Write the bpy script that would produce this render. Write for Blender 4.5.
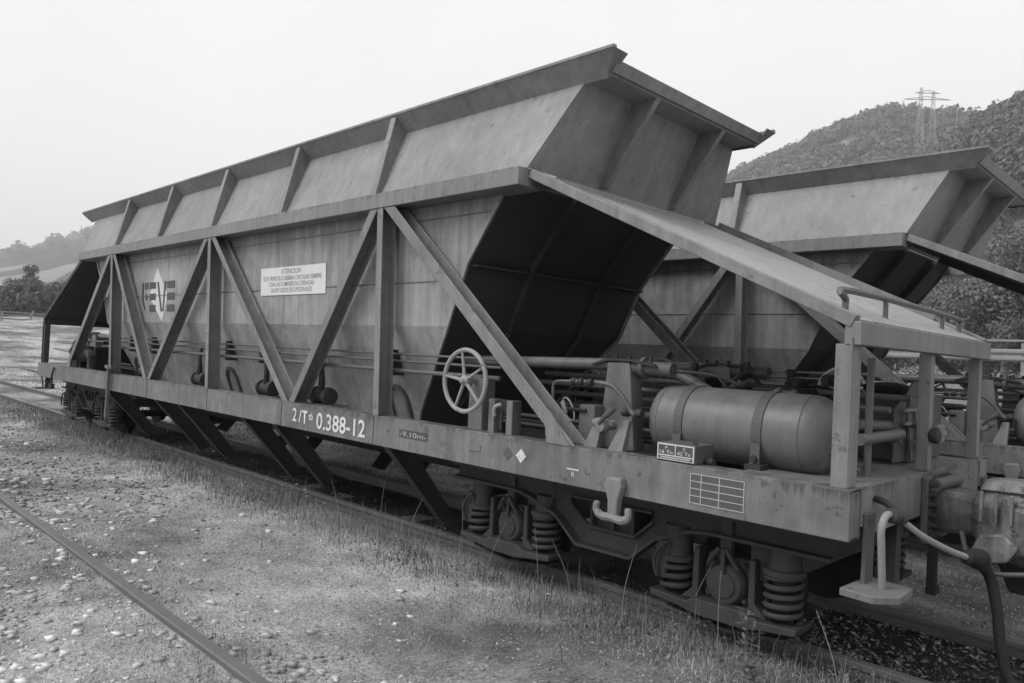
import bpy, bmesh, math, random
import numpy as np
from mathutils import Vector, Matrix
R = math.radians
rng = np.random.default_rng(7); random.seed(7)
for o in list(bpy.data.objects): bpy.data.objects.remove(o)
SC = bpy.context.scene
COL = SC.collection

# ------------------------------------------------------------------ camera
CAM = Vector((8.041, -4.662, 1.511))
cd = bpy.data.cameras.new('camera'); cam = bpy.data.objects.new('camera', cd); COL.objects.link(cam)
cd.lens = 26.45; cd.sensor_width = 36.0; cd.clip_start = 0.05; cd.clip_end = 12000
_y, _p, _r = R(44.753), R(0.926), R(2.778)
fw = Vector((-math.sin(_y)*math.cos(_p), math.cos(_y)*math.cos(_p), math.sin(_p)))
rt = Vector((math.cos(_y), math.sin(_y), 0)); up = rt.cross(fw)
cr, sr = math.cos(_r), math.sin(_r)
rx = rt*cr + up*sr; ry = up*cr - rt*sr
m3 = Matrix((rx, ry, -fw)).transposed()
cam.matrix_world = Matrix.Translation(CAM) @ m3.to_4x4()
SC.camera = cam

# ------------------------------------------------------------------ world: bright overcast, black and white picture
SUN_EL, SUN_AZ = 46, 208          # azimuth measured clockwise from +Y
W = bpy.data.worlds.new('World'); SC.world = W; W.use_nodes = True
nt = W.node_tree; nt.nodes.clear()
sky = nt.nodes.new('ShaderNodeTexSky'); sky.sky_type = 'NISHITA'; sky.sun_disc = False
sky.sun_elevation = R(SUN_EL); sky.sun_rotation = R(SUN_AZ); sky.dust_density = 6; sky.air_density = 2; sky.altitude = 100
bw = nt.nodes.new('ShaderNodeRGBToBW'); nt.links.new(sky.outputs[0], bw.inputs[0])
# cloud layer covering the sky: an even pale grey with very soft, large unevenness
tc = nt.nodes.new('ShaderNodeTexCoord')
cn = nt.nodes.new('ShaderNodeTexNoise'); cn.inputs['Scale'].default_value = 1.6; cn.inputs['Detail'].default_value = 4
nt.links.new(tc.outputs['Generated'], cn.inputs['Vector'])
cr_ = nt.nodes.new('ShaderNodeMapRange'); cr_.inputs[1].default_value = .3; cr_.inputs[2].default_value = .7
cr_.inputs[3].default_value = 8.4; cr_.inputs[4].default_value = 9.6
nt.links.new(cn.outputs[0], cr_.inputs[0])
mx = nt.nodes.new('ShaderNodeMix'); mx.data_type = 'FLOAT'; mx.inputs[0].default_value = .88
nt.links.new(bw.outputs[0], mx.inputs[2]); nt.links.new(cr_.outputs[0], mx.inputs[3])
bg = nt.nodes.new('ShaderNodeBackground'); bg.inputs[1].default_value = 0.087
nt.links.new(mx.outputs[0], bg.inputs[0])
wo = nt.nodes.new('ShaderNodeOutputWorld'); nt.links.new(bg.outputs[0], wo.inputs[0])
# ------------------------------------------------------------------ sun behind the cloud
sd = bpy.data.lights.new('sun', 'SUN'); sun = bpy.data.objects.new('sun', sd); COL.objects.link(sun)
sd.energy = 1.5; sd.angle = R(28); sd.color = (1, 1, 1)
az, el = R(SUN_AZ), R(SUN_EL)
sdir = Vector((math.sin(az)*math.cos(el), math.cos(az)*math.cos(el), math.sin(el)))
sun.rotation_euler = (-sdir).to_track_quat('-Z', 'Y').to_euler(); sun.location = (-20, -20, 60)
vs = SC.view_settings; vs.view_transform = 'Standard'; vs.look = 'None'; vs.exposure = 0.5; vs.gamma = 1.0; vs.use_curve_mapping = False
SC.cycles.max_bounces = 6; SC.cycles.diffuse_bounces = 1; SC.cycles.volume_bounces = 1
SC.render.resolution_x = 1024; SC.render.resolution_y = 683

# ------------------------------------------------------------------ materials (all neutral: the photograph is black and white)
def g(v): return (v, v, v, 1)
MATS = {}
def newmat(name):
    m = bpy.data.materials.new(name); m.use_nodes = True
    n = m.node_tree; b = n.nodes['Principled BSDF']; MATS[name] = m
    return m, n, b
def N(n, t, **kw):
    x = n.nodes.new(t)
    for k, v in kw.items():
        if k in x.inputs: x.inputs[k].default_value = v
        else: setattr(x, k, v)
    return x
def noise(n, vec, scale, detail=4, rough=.55):
    t = N(n, 'ShaderNodeTexNoise'); t.inputs['Scale'].default_value = scale
    t.inputs['Detail'].default_value = detail; t.inputs['Roughness'].default_value = rough
    n.links.new(vec, t.inputs['Vector']); return t.outputs[0]
def rng_(n, src, a, b, c, d):
    t = N(n, 'ShaderNodeMapRange'); t.inputs[1].default_value = a; t.inputs[2].default_value = b
    t.inputs[3].default_value = c; t.inputs[4].default_value = d; n.links.new(src, t.inputs[0]); return t.outputs[0]
def math_(n, op, a, b):
    t = N(n, 'ShaderNodeMath', operation=op)
    for i, s in enumerate((a, b)):
        if isinstance(s, (int, float)): t.inputs[i].default_value = s
        else: n.links.new(s, t.inputs[i])
    return t.outputs[0]
def mixf(n, f, a, b):
    t = N(n, 'ShaderNodeMix', data_type='FLOAT')
    for i, s in zip((0, 2, 3), (f, a, b)):
        if isinstance(s, (int, float)): t.inputs[i].default_value = s
        else: n.links.new(s, t.inputs[i])
    return t.outputs[0]
def mapping(n, vec, scale, loc=(0, 0, 0)):
    t = N(n, 'ShaderNodeMapping'); t.inputs['Scale'].default_value = scale; t.inputs['Location'].default_value = loc
    n.links.new(vec, t.inputs[0]); return t.outputs[0]
def paint(name, base, rust=.5, streak=.5, rough=.55, dent=.0, rustcol=.05, patch=.12, bump=.15, drip=None):
    m, n, b = newmat(name)
    co = N(n, 'ShaderNodeTexCoord').outputs['Object']
    lo = noise(n, co, 1.1, 5); mid = noise(n, co, 9, 6, .6)
    st = noise(n, mapping(n, co, (9, 9, .55)), 1.6, 6, .65)
    fine = noise(n, co, 70, 3, .7)
    v = math_(n, 'MULTIPLY', base, rng_(n, lo, .3, .7, 1-patch, 1+patch))
    v = math_(n, 'MULTIPLY', v, rng_(n, mid, .25, .75, 1-patch*.8, 1+patch*.8))
    v = math_(n, 'MULTIPLY', v, rng_(n, st, .35, .8, 1+.18*streak, 1-.35*streak))
    v = math_(n, 'MULTIPLY', v, rng_(n, fine, .2, .8, .93, 1.07))
    # chips and rust blooms, with short runs below them
    r1 = noise(n, co, 11, 9, .74); r2 = noise(n, mapping(n, co, (14, 14, 2.2), (3, 1, 7)), 1.5, 7, .7)
    f1 = rng_(n, r1, .635-.06*rust, .665-.055*rust, 0, .65*min(1, rust*1.6))
    f2 = rng_(n, r2, .62-.06*rust, .74-.06*rust, 0, .6*rust)
    f = math_(n, 'MAXIMUM', f1, f2)
    if drip:      # grime washed down from a ledge at height drip[0], runs up to drip[1] long
        z_ = N(n, 'ShaderNodeSeparateXYZ'); n.links.new(co, z_.inputs[0])
        dn = noise(n, mapping(n, co, (1, 1, .06)), 11, 7, .75); dn2 = noise(n, mapping(n, co, (1, 1, .02)), 1.3, 3, .6)
        ln_ = math_(n, 'MULTIPLY', rng_(n, dn, .44, .72, 0, 1), math_(n, 'MULTIPLY', rng_(n, dn2, .35, .65, .25, 1.2), drip[1]))
        dp = math_(n, 'DIVIDE', math_(n, 'SUBTRACT', z_.outputs[2], math_(n, 'SUBTRACT', drip[0], ln_)), .03)
        dp = rng_(n, dp, 0, 1, 0, drip[2])
        v = mixf(n, dp, v, rustcol)
    v = mixf(n, f, v, rustcol)
    n.links.new(v, b.inputs['Base Color'])
    n.links.new(math_(n, 'ADD', rng_(n, mid, .3, .7, rough-.08, rough+.1), math_(n, 'MULTIPLY', f, .2)), b.inputs['Roughness'])
    b.inputs['Specular IOR Level'].default_value = .35
    bp = N(n, 'ShaderNodeBump'); bp.inputs['Strength'].default_value = bump; bp.inputs['Distance'].default_value = .004
    n.links.new(math_(n, 'ADD', mid, math_(n, 'MULTIPLY', f, -.8)), bp.inputs['Height'])
    last = bp
    if dent:
        d = noise(n, co, 1.7, 2, .4); b2 = N(n, 'ShaderNodeBump'); b2.inputs['Strength'].default_value = dent; b2.inputs['Distance'].default_value = .05
        n.links.new(d, b2.inputs['Height']); n.links.new(bp.outputs[0], b2.inputs['Normal']); last = b2
    n.links.new(last.outputs[0], b.inputs['Normal'])
    return m
paint('hopper_paint', .31, .3, 1.0, .5, dent=.6, patch=.2, drip=(2.60, .55, .22))
paint('upper_paint', .24, .4, .65, .5, dent=.7, patch=.16)
paint('frame_paint', .175, .55, .8, .55, patch=.2)
paint('sill_paint', .165, .6, .9, .55, patch=.25, drip=(.978, .13, .6))
paint('waist_paint', .215, .5, .8, .5, drip=(2.722, .09, .55))
paint('shaded_steel', .06, .2, .4, .75, rustcol=.03)  # near-black: the shade below the decks is put into this colour
paint('truss_paint', .215, .5, .8, .5, patch=.18)
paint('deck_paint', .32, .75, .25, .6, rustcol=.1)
paint('tank_paint', .15, .2, .6, .42, patch=.16, bump=.06)
paint('dirty_steel', .045, .5, .5, .7, rustcol=.03)
paint('bogie_steel', .045, .4, .4, .65, rustcol=.03, bump=.3)
paint('black_steel', .02, .2, .3, .7)
paint('pipe_paint', .125, .4, .3, .5)
paint('wheel_paint', .29, .75, .3, .5, rustcol=.08)
paint('bare_plate', .10, .3, .3, .6)
paint('greasy_casting', .15, .9, 1.6, .5, rustcol=.025, patch=.7, bump=.6)
paint('hook_casting', .2, .5, .5, .6, rustcol=.12)
paint('hose_rubber', .02, .1, .1, .6)
paint('hose_pale', .26, .2, .2, .55)
paint('white_print', .68, .5, .5, .6, rustcol=.25, patch=.05)
paint('grey_print', .42, .3, .3, .6, rustcol=.2)
paint('dark_print', .085, .4, .4, .6, patch=.05)
paint('sign_white', .72, .06, .12, .5, rustcol=.4, patch=.04)
paint('sign_letters', .40, .2, .1, .6, patch=.2)
paint('logo_pale', .62, .1, .3, .55, patch=.06)
paint('rail_steel', .13, .5, .1, .5, rustcol=.07)
paint('pylon_steel', .33, .1, .1, .6)
paint('concrete', .26, .2, .8, .8, rustcol=.2)
paint('galvanised', .24, .15, .4, .45, rustcol=.25)
paint('post_wood', .2, .3, .3, .8)

def foliage(name, lo, hi, tr=.25):
    m, n, b = newmat(name)
    ge = N(n, 'ShaderNodeNewGeometry')
    v = rng_(n, ge.outputs['Random Per Island'], 0, 1, lo, hi)
    co = N(n, 'ShaderNodeTexCoord').outputs['Object']
    v = math_(n, 'MULTIPLY', v, rng_(n, noise(n, co, .9, 4), .32, .68, .5, 1.4))
    n.links.new(v, b.inputs['Base Color']); b.inputs['Roughness'].default_value = .7
    b.inputs['Specular IOR Level'].default_value = .2
    if tr:
        t = N(n, 'ShaderNodeBsdfTranslucent'); n.links.new(v, t.inputs[0])
        mxs = N(n, 'ShaderNodeMixShader'); mxs.inputs[0].default_value = tr
        out = n.nodes['Material Output']
        n.links.new(b.outputs[0], mxs.inputs[1]); n.links.new(t.outputs[0], mxs.inputs[2]); n.links.new(mxs.outputs[0], out.inputs[0])
    return m
foliage('turf', .14, .68); foliage('weed_green', .05, .24); foliage('weed_dry', .2, .42); foliage('leaf_near', .09, .19)
foliage('leaf_pale', .14, .28); foliage('leaf_dark', .10, .19); foliage('forest_leaf', .06, .13, 0); foliage('petal', .6, .8, .2)
foliage('stone', .16, .42, 0); foliage('pale_stone', .38, .62, 0); foliage('leaf_litter', .05, .3, 0)

m, n, b = newmat('ground_soil')
co = N(n, 'ShaderNodeTexCoord').outputs['Object']
big = noise(n, co, .35, 5, .6); mid = noise(n, co, 3.2, 6, .65); fine = noise(n, co, 45, 6, .75); gr = noise(n, co, 140, 3, .7)
v = mixf(n, rng_(n, big, .42, .58, 0, 1), .15, .40)
v = math_(n, 'MULTIPLY', v, rng_(n, mid, .3, .7, .65, 1.35))
sy = N(n, 'ShaderNodeSeparateXYZ'); n.links.new(co, sy.inputs[0])
for yc in (0, 3.5):          # under-wagon shade painted into the ground between the rails of both wagon tracks
    dy_ = math_(n, 'ABSOLUTE', math_(n, 'SUBTRACT', math_(n, 'ADD', sy.outputs[1], rng_(n, mid, .3, .7, -.12, .12)), yc), 0)
    v = math_(n, 'MULTIPLY', v, math_(n, 'MAXIMUM', rng_(n, dy_, .45, .75, .22, 1), rng_(n, sy.outputs[0], -13, -7, .9, 0)))
v = math_(n, 'MULTIPLY', v, rng_(n, fine, .3, .7, .4, 1.6))
v = math_(n, 'MULTIPLY', v, rng_(n, gr, .3, .7, .75, 1.25))
n.links.new(v, b.inputs['Base Color']); b.inputs['Roughness'].default_value = .95; b.inputs['Specular IOR Level'].default_value = .1
bp = N(n, 'ShaderNodeBump'); bp.inputs['Strength'].default_value = .8; bp.inputs['Distance'].default_value = .02
n.links.new(math_(n, 'ADD', fine, mid), bp.inputs['Height']); n.links.new(bp.outputs[0], b.inputs['Normal'])

def hillmat(name, forest, field, scale, thr):
    m, n, b = newmat(name)
    co = N(n, 'ShaderNodeTexCoord').outputs['Object']
    vo = N(n, 'ShaderNodeTexVoronoi'); vo.inputs['Scale'].default_value = scale; n.links.new(co, vo.inputs['Vector'])
    sep = N(n, 'ShaderNodeSeparateColor'); n.links.new(vo.outputs['Color'], sep.inputs[0])
    f = rng_(n, sep.outputs[0], thr, thr+.02, 0, 1)
    t = noise(n, co, .06, 6, .7)
    v = mixf(n, f, math_(n, 'MULTIPLY', forest, rng_(n, t, .3, .7, .5, 1.5)), math_(n, 'MULTIPLY', field, rng_(n, t, .3, .7, .85, 1.15)))
    n.links.new(v, b.inputs['Base Color']); b.inputs['Roughness'].default_value = 1; b.inputs['Specular IOR Level'].default_value = 0
hillmat('hill_near', .09, .16, .012, .6); hillmat('hill_far', .04, .2, .0065, .62)

# ------------------------------------------------------------------ mesh helpers
class MB:
    def __init__(s): s.v = []; s.f = []
    def add(s, vs_, fs):
        o = len(s.v); s.v += [tuple(p) for p in vs_]; s.f += [tuple(i+o for i in f) for f in fs]; return s
    def box(s, x0, x1, y0, y1, z0, z1):
        return s.hexa([(x0,y0,z0),(x1,y0,z0),(x1,y1,z0),(x0,y1,z0),(x0,y0,z1),(x1,y0,z1),(x1,y1,z1),(x0,y1,z1)])
    def hexa(s, p): return s.add(p, [(0,3,2,1),(4,5,6,7),(0,1,5,4),(1,2,6,5),(2,3,7,6),(3,0,4,7)])
    def prism(s, poly, axis, a, b):
        ins = {'x': lambda p, q: (q, p[0], p[1]), 'y': lambda p, q: (p[0], q, p[1]), 'z': lambda p, q: (p[0], p[1], q)}[axis]
        k = len(poly)
        return s.add([ins(p, a) for p in poly]+[ins(p, b) for p in poly],
                     [tuple(range(k))[::-1], tuple(range(k, 2*k))]+[(i, (i+1) % k, k+(i+1) % k, k+i) for i in range(k)])
    def loft(s, pa, za, pb, zb):
        k = len(pa)
        return s.add([(p[0], p[1], za) for p in pa]+[(p[0], p[1], zb) for p in pb], [tuple(range(k))[::-1], tuple(range(k, 2*k))]+[(i, (i+1) % k, k+(i+1) % k, k+i) for i in range(k)])
    def beam(s, A, B, w, h, ref=(0, 1, 0), off=(0, 0)):
        """rectangular bar A->B; h measured along ref (made perpendicular), w across"""
        A, B = Vector(A), Vector(B); d = (B-A).normalized(); u = Vector(ref); u = (u-d*u.dot(d)).normalized(); w_ = d.cross(u)
        q = [(-w/2+off[0], -h/2+off[1]), (w/2+off[0], -h/2+off[1]), (w/2+off[0], h/2+off[1]), (-w/2+off[0], h/2+off[1])]
        return s.hexa([A+w_*a+u*c for a, c in q]+[B+w_*a+u*c for a, c in q])
    def plate(s, pts, th):
        """planar polygon thickened along its normal"""
        P = [Vector(p) for p in pts]; nrm = (P[1]-P[0]).cross(P[2]-P[0]).normalized()*th; k = len(P)
        return s.add(P+[p+nrm for p in P], [tuple(range(k))[::-1], tuple(range(k, 2*k))]+[(i, (i+1) % k, k+(i+1) % k, k+i) for i in range(k)])
    def ring(s, c, r, ax, u, nseg): 
        return [Vector(c)+(ax*math.cos(2*math.pi*i/nseg)+u*math.sin(2*math.pi*i/nseg))*r for i in range(nseg)]
    def tube(s, path, r, nseg=8, caps=True, closed=False):
        P = [Vector(p) for p in path]; k = len(P); rs = r if isinstance(r, (list, tuple)) else [r]*k
        o = len(s.v); ref = None
        for i, p in enumerate(P):
            if closed: d = (P[(i+1) % k]-P[i-1]).normalized()
            else: d = (P[min(i+1, k-1)]-P[max(i-1, 0)]).normalized()
            if ref is None: ref = Vector((0, 0, 1)) if abs(d.z) < .9 else Vector((1, 0, 0))
            a = (ref-d*ref.dot(d)).normalized(); ref = a; u = d.cross(a)
            s.v += [tuple(q) for q in s.ring(p, rs[i], a, u, nseg)]
        for i in range(k if closed else k-1):
            for j in range(nseg):
                a, b_ = o+i*nseg, o+((i+1) % k)*nseg
                s.f.append((a+j, a+(j+1) % nseg, b_+(j+1) % nseg, b_+j))
        if caps and not closed:
            s.f.append(tuple(o+j for j in range(nseg))[::-1]); s.f.append(tuple(o+(k-1)*nseg+j for j in range(nseg)))
        return s
    def cyl(s, A, B, r, nseg=16): return s.tube([A, B], r, nseg)
    def lathe(s, A, d, prof, nseg=24):
        """prof: (distance along d, radius)"""
        A, d = Vector(A), Vector(d).normalized()
        return s.tube([A+d*t for t, _ in prof], [max(q, .001) for _, q in prof], nseg)
    def build(s, name, mat, parent=None, smooth=False, bevel=0, **props):
        me = bpy.data.meshes.new(name); me.from_pydata(s.v, [], s.f); me.validate()
        bm = bmesh.new(); bm.from_mesh(me); bmesh.ops.recalc_face_normals(bm, faces=bm.faces); bm.to_mesh(me); bm.free()
        me.materials.append(MATS[mat] if isinstance(mat, str) else mat)
        if smooth:
            me.polygons.foreach_set('use_smooth', [True]*len(me.polygons)); 
            try: me.set_sharp_from_angle(angle=R(38))
            except Exception: pass
        o = bpy.data.objects.new(name, me); COL.objects.link(o)
        if parent: o.parent = parent
        if bevel:
            b_ = o.modifiers.new('bevel', 'BEVEL'); b_.width = bevel; b_.segments = 2; b_.limit_method = 'ANGLE'; b_.angle_limit = R(40)
        for k, v_ in props.items(): o[k] = v_
        return o
def np_mesh(name, V, F, mat, parent=None, smooth=False, **props):
    """big mesh from numpy arrays, F of equal face size"""
    me = bpy.data.meshes.new(name); V = np.asarray(V, np.float32); F = np.asarray(F, np.int32); k = F.shape[1]
    me.vertices.add(len(V)); me.vertices.foreach_set('co', V.ravel()); me.loops.add(F.size); me.loops.foreach_set('vertex_index', F.ravel())
    me.polygons.add(len(F)); me.polygons.foreach_set('loop_start', np.arange(0, F.size, k, dtype=np.int32))
    if smooth: me.polygons.foreach_set('use_smooth', np.ones(len(F), bool))
    me.update(calc_edges=True); me.materials.append(MATS[mat])
    o = bpy.data.objects.new(name, me); COL.objects.link(o)
    if parent: o.parent = parent
    for kk, v_ in props.items(): o[kk] = v_
    return o
def empty(name, loc=(0, 0, 0), **props):
    o = bpy.data.objects.new(name, None); o.location = loc; o.empty_display_size = .3; COL.objects.link(o)
    for k, v_ in props.items(): o[k] = v_
    return o
def copy_tree(o, parent=None, skip=()):
    c = o.copy(); COL.objects.link(c); c.parent = parent
    for ch in list(o.children):
        if ch.get('_once'): continue
        copy_tree(ch, c)
    return c
DG = None
def text(name, body, mat, parent, x, z, height, y, width=None, align='LEFT', xs=1.0, depth=.0015, label=None, bold=.0):
    """print standing in the XZ plane, read from -Y"""
    cu = bpy.data.curves.new(name, 'FONT'); cu.body = body; cu.align_x = align; cu.size = 1; cu.fill_mode = 'FRONT'
    cu.resolution_u = 3; cu.offset = bold
    t = bpy.data.objects.new(name, cu); COL.objects.link(t)
    me = bpy.data.meshes.new_from_object(t.evaluated_get(bpy.context.evaluated_depsgraph_get()))
    bpy.data.objects.remove(t); bpy.data.curves.remove(cu)
    n_ = len(me.vertices); c = np.empty(n_*3, np.float32); me.vertices.foreach_get('co', c); c = c.reshape(-1, 3)
    s_ = height/.70; xx = c[:, 0]*s_*xs
    if width: 
        w0 = xx.max()-xx.min(); xx = (xx-xx.min())*width/w0
    c2 = np.stack([xx+x, np.full(n_, y-depth), c[:, 1]*s_+z], 1).astype(np.float32)
    me.vertices.foreach_set('co', c2.ravel()); me.update(); me.materials.clear(); me.materials.append(MATS[mat])
    o = bpy.data.objects.new(name, me); COL.objects.link(o); o.parent = parent
    if label: o['label'] = label
    return o
def arc(c, r, a0, a1, k, plane='xz'):
    out = []
    for i in range(k+1):
        a = a0+(a1-a0)*i/k; p, q = r*math.cos(a), r*math.sin(a)
        out.append({'xz': (c[0]+p, c[1], c[2]+q), 'yz': (c[0], c[1]+p, c[2]+q), 'xy': (c[0]+p, c[1]+q, c[2])}[plane])
    return out
def smooth_path(pts, k=5):
    P = [Vector(p) for p in pts]; out = []
    for i in range(len(P)-1):
        a, b_, c, d = P[max(i-1, 0)], P[i], P[i+1], P[min(i+2, len(P)-1)]
        for j in range(k):
            t = j/k; out.append(.5*((2*b_)+(c-a)*t+(2*a-5*b_+4*c-d)*t*t+(3*b_-a-3*c+d)*t**3))
    out.append(P[-1]); return out

# ================================================================== the setting
def fbm(x, y, seed=0, oct_=5, f0=1.0):
    """cheap value noise"""
    r_ = np.random.default_rng(seed); tab = r_.random((256, 256)); out = np.zeros_like(x, dtype=float); a = 1; tot = 0; f = f0
    for k in range(oct_):
        X = x*f+17.3*k; Y = y*f+9.1*k; xi = np.floor(X).astype(int); yi = np.floor(Y).astype(int); u = X-xi; v = Y-yi
        u = u*u*(3-2*u); v = v*v*(3-2*v); q = lambda i, j: tab[i % 256, j % 256]
        out += a*((q(xi, yi)*(1-u)+q(xi+1, yi)*u)*(1-v)+(q(xi, yi+1)*(1-u)+q(xi+1, yi+1)*u)*v); tot += a; a *= .5; f *= 2
    return out/tot-.5
def sstep(a, b, x): t = np.clip((x-a)/(b-a), 0, 1); return t*t*(3-2*t)
def ground_z(x, y):
    x = np.asarray(x, float); y = np.asarray(y, float)
    z = -.085+.05*fbm(x, y, 3, 4, .5)+.02*fbm(x, y, 5, 3, 4)
    z -= .045*np.exp(-((y-0)/.45)**2)                                # a little lower between the rails
    z += .03*np.exp(-((y+1.15)/.35)**2)+.052*np.exp(-((y+3.0)/.5)**2)
    z += 2.2*sstep(24, 62, -x)*sstep(6, -1, y-8-0*x) + 2.2*sstep(24, 62, -x)*(1-sstep(6, -1, y-8))
    z += .9*sstep(9, 17, y)
    r = np.hypot(x, y); z = z*np.where(r > 400, .3, 1)
    return z
def sh(n_, a, k): t = np.linspace(-1, 1, n_); return a*np.sinh(k*t)/math.sinh(k)
gx = np.unique(np.concatenate([sh(260, 3700, 8.0)+3])); gy = sh(260, 3700, 8.0)-1.5
GX, GY = np.meshgrid(gx, gy, indexing='ij'); GZ = ground_z(GX, GY)
na, nb = GX.shape; idx = np.arange(na*nb).reshape(na, nb)
F = np.stack([idx[:-1, :-1], idx[1:, :-1], idx[1:, 1:], idx[:-1, 1:]], -1).reshape(-1, 4)
np_mesh('ground', np.stack([GX, GY, GZ], -1).reshape(-1, 3), F, 'ground_soil', smooth=True, kind='structure')

# ---- railway tracks
RAILP = [(-.055,-.13),(.055,-.13),(.055,-.118),(.009,-.105),(.009,-.04),(.033,-.032),(.033,-.006),(.026,0),(-.026,0),(-.033,-.006),(-.033,-.032),(-.009,-.04),(-.009,-.105),(-.055,-.118)]
def track(yc, x0, x1):
    t = empty('railway_track', (0, yc, 0), kind='structure')
    for s in (-1, 1):
        m_ = MB(); xs_ = [x0, -30, -12, 0, 12, x1]
        if x0 > -30: xs_ = [x0, 0, x1]
        for a, b_ in zip(xs_[:-1], xs_[1:]): pass
        m_.prism([(p[0]+s*.535, p[1]) for p in RAILP], 'x', x0, x1)
        m_.build('rail', 'rail_steel', t, smooth=False)
    sl = MB().box(-.12, .12, -1.0, 1.0, -.27, -.135)
    so = sl.build('sleeper', 'post_wood', t)
    so.location.x = 12
    for k in range(1, 60):
        c = so.copy(); COL.objects.link(c); c.parent = t; c.location.x = 12-k*.65
    return t
track(0, -75, 24); track(3.5, -75, 24); track(-3.535, -75, 24)

# ---- hills
def px_dir(px):            # horizontal unit direction of a picture column, used only to choose where the hills stand
    u = px-512; d = Vector((fw.x, fw.y)).normalized()*752+Vector((rt.x, rt.y))*u; return math.atan2(d.y, d.x) % (2*math.pi)
def hill(name, prof, r0, r1, r2, seed, mat, amp, nt_=170, nr=70, base=0):
    """ridge standing on an arc: prof = [(azimuth, ridge height)]; foot at r0, crest at r1, back foot at r2"""
    th = np.array([p[0] for p in prof]); hh = np.array([p[1] for p in prof]); o = np.argsort(th); th, hh = th[o], hh[o]
    T = np.linspace(th[0], th[-1], nt_); RR = np.linspace(r0, r2, nr); TT, RRR = np.meshgrid(T, RR, indexing='ij')
    def hz(t, r):
        H = np.interp(t, th, hh); X = np.cos(t)*r+CAM.x; Y = np.sin(t)*r+CAM.y
        s = np.where(r < r1, sstep(0, 1, np.clip((r-r0)/(r1-r0), 0, 1))**.75, 1-sstep(r1, r2, r))
        return base-3+H*s+amp*s*2*fbm(X, Y, seed, 5, 1/(r1*.16))
    ZZ = hz(TT, RRR); V = np.stack([np.cos(TT)*RRR+CAM.x, np.sin(TT)*RRR+CAM.y, ZZ], -1).reshape(-1, 3)
    i = np.arange(nt_*nr).reshape(nt_, nr); F_ = np.stack([i[:-1, :-1], i[1:, :-1], i[1:, 1:], i[:-1, 1:]], -1).reshape(-1, 4)
    np_mesh(name, V, F_, mat, smooth=True, kind='structure')
    return hz, th
def elev(px, py, depth): # height of a point seen at px,py at this depth
    yh = 353.7+(px-512)*.0485; return (yh-py)/752*depth+CAM.z
def prof(lst, depth):
    out = []
    for px, py in lst: out.append((px_dir(px), elev(px, py, depth)))
    return out
def rdepth(px, depth): return depth*math.hypot(752, px-512)/752
# each profile: crest of the ridge
hillA = hill('hill_right_far', [(px_dir(p), elev(p, y_, 900)) for p, y_ in [(400,340),(560,270),(700,200),(740,181),(780,166),(810,154),(845,142),(875,137),(905,144),(950,152),(1000,170),(1100,210),(1300,260)]], 330, 960, 1700, 11, 'hill_near', 9)
hillB = hill('hill_right_near', [(px_dir(p), elev(p, y_, 520)) for p, y_ in [(820,340),(860,285),(900,215),(945,163),(975,148),(1024,133),(1080,115),(1200,90),(1400,90),(1700,150)]], 120, 610, 1100, 12, 'hill_near', 5)
hillC = hill('hill_left', [(px_dir(p), elev(p, y_, 1900)) for p, y_ in [(-700,240),(-400,256),(-150,270),(-30,272),(0,266),(20,262),(45,255),(65,246),(85,240),(130,244),(200,255),(300,268),(420,280),(560,305)]], 500, 2350, 3600, 13, 'hill_far', 22, 200, 90)
hillD = hill('hill_left_low', [(px_dir(p), elev(p, y_, 420)) for p, y_ in [(-500,306),(-200,303),(0,301),(60,299),(140,306),(260,316),(420,330)]], 170, 470, 800, 14, 'hill_far', 4, 100, 40)

# ---- forest: leaf-clump trees packed over the hill slopes (one mass each)
def clump_template(nq, seed, q0=.11):
    r_ = np.random.default_rng(seed); V = []; F_ = []
    for k in range(nq):
        d = r_.normal(size=3); d /= np.linalg.norm(d); d[2] = abs(d[2])*1.0-.25*r_.random()
        c = d*(.62+.38*r_.random())*np.array([1, 1, .95]); a = np.cross(d, r_.normal(size=3)); a /= np.linalg.norm(a)+1e-6; b_ = np.cross(d, a)
        b_ = b_+d*.5*r_.normal(); s_ = q0*(1+r_.random())
        o = len(V); V += [c+a*s_, c+b_*s_, c-a*s_, c-b_*s_]; F_.append((o, o+1, o+2, o+3))
    return np.array(V), np.array(F_)
TMPL = [clump_template(125, s_) for s_ in range(6)]; TMPL2 = [clump_template(250, 10+s_, .075) for s_ in range(6)]
def forest(name, hz, tlim, rlim, count, size, mat, label, seed, tm=None):
    tm = tm or TMPL
    r_ = np.random.default_rng(seed); Vs = []; Fs = []; o = 0
    t = r_.uniform(*tlim, count); r = np.sqrt(r_.uniform(rlim[0]**2, rlim[1]**2, count)); z = hz(t, r)
    cl = fbm(np.cos(t)*r, np.sin(t)*r, seed, 3, 1/40)
    for k in range(count):
        if cl[k] < -.10: continue
        V, F_ = tm[k % 6]; s_ = size*(.45+1.15*r_.random()**2); a = r_.random()*6.28; c_, n_ = math.cos(a), math.sin(a)
        Vr = np.stack([V[:, 0]*c_-V[:, 1]*n_, V[:, 0]*n_+V[:, 1]*c_, V[:, 2]*(1+.4*r_.random())], 1)*s_
        Vr += (math.cos(t[k])*r[k]+CAM.x, math.sin(t[k])*r[k]+CAM.y, z[k]+s_*.55)
        Vs.append(Vr); Fs.append(F_+o); o += len(V)
    return np_mesh(name, np.concatenate(Vs), np.concatenate(Fs), mat, kind='stuff', label=label, category='forest')
forest('forest', hillA[0], (px_dir(1010), px_dir(690)), (600, 1010), 1700, 7.5, 'forest_leaf', 'dark wooded hillside with pylon, behind the second wagon', 21)
forest('forest', hillB[0], (px_dir(1085), px_dir(850)), (220, 640), 1900, 5.4, 'forest_leaf', 'nearer wooded slope rising at the right edge', 22, TMPL2)
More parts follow.
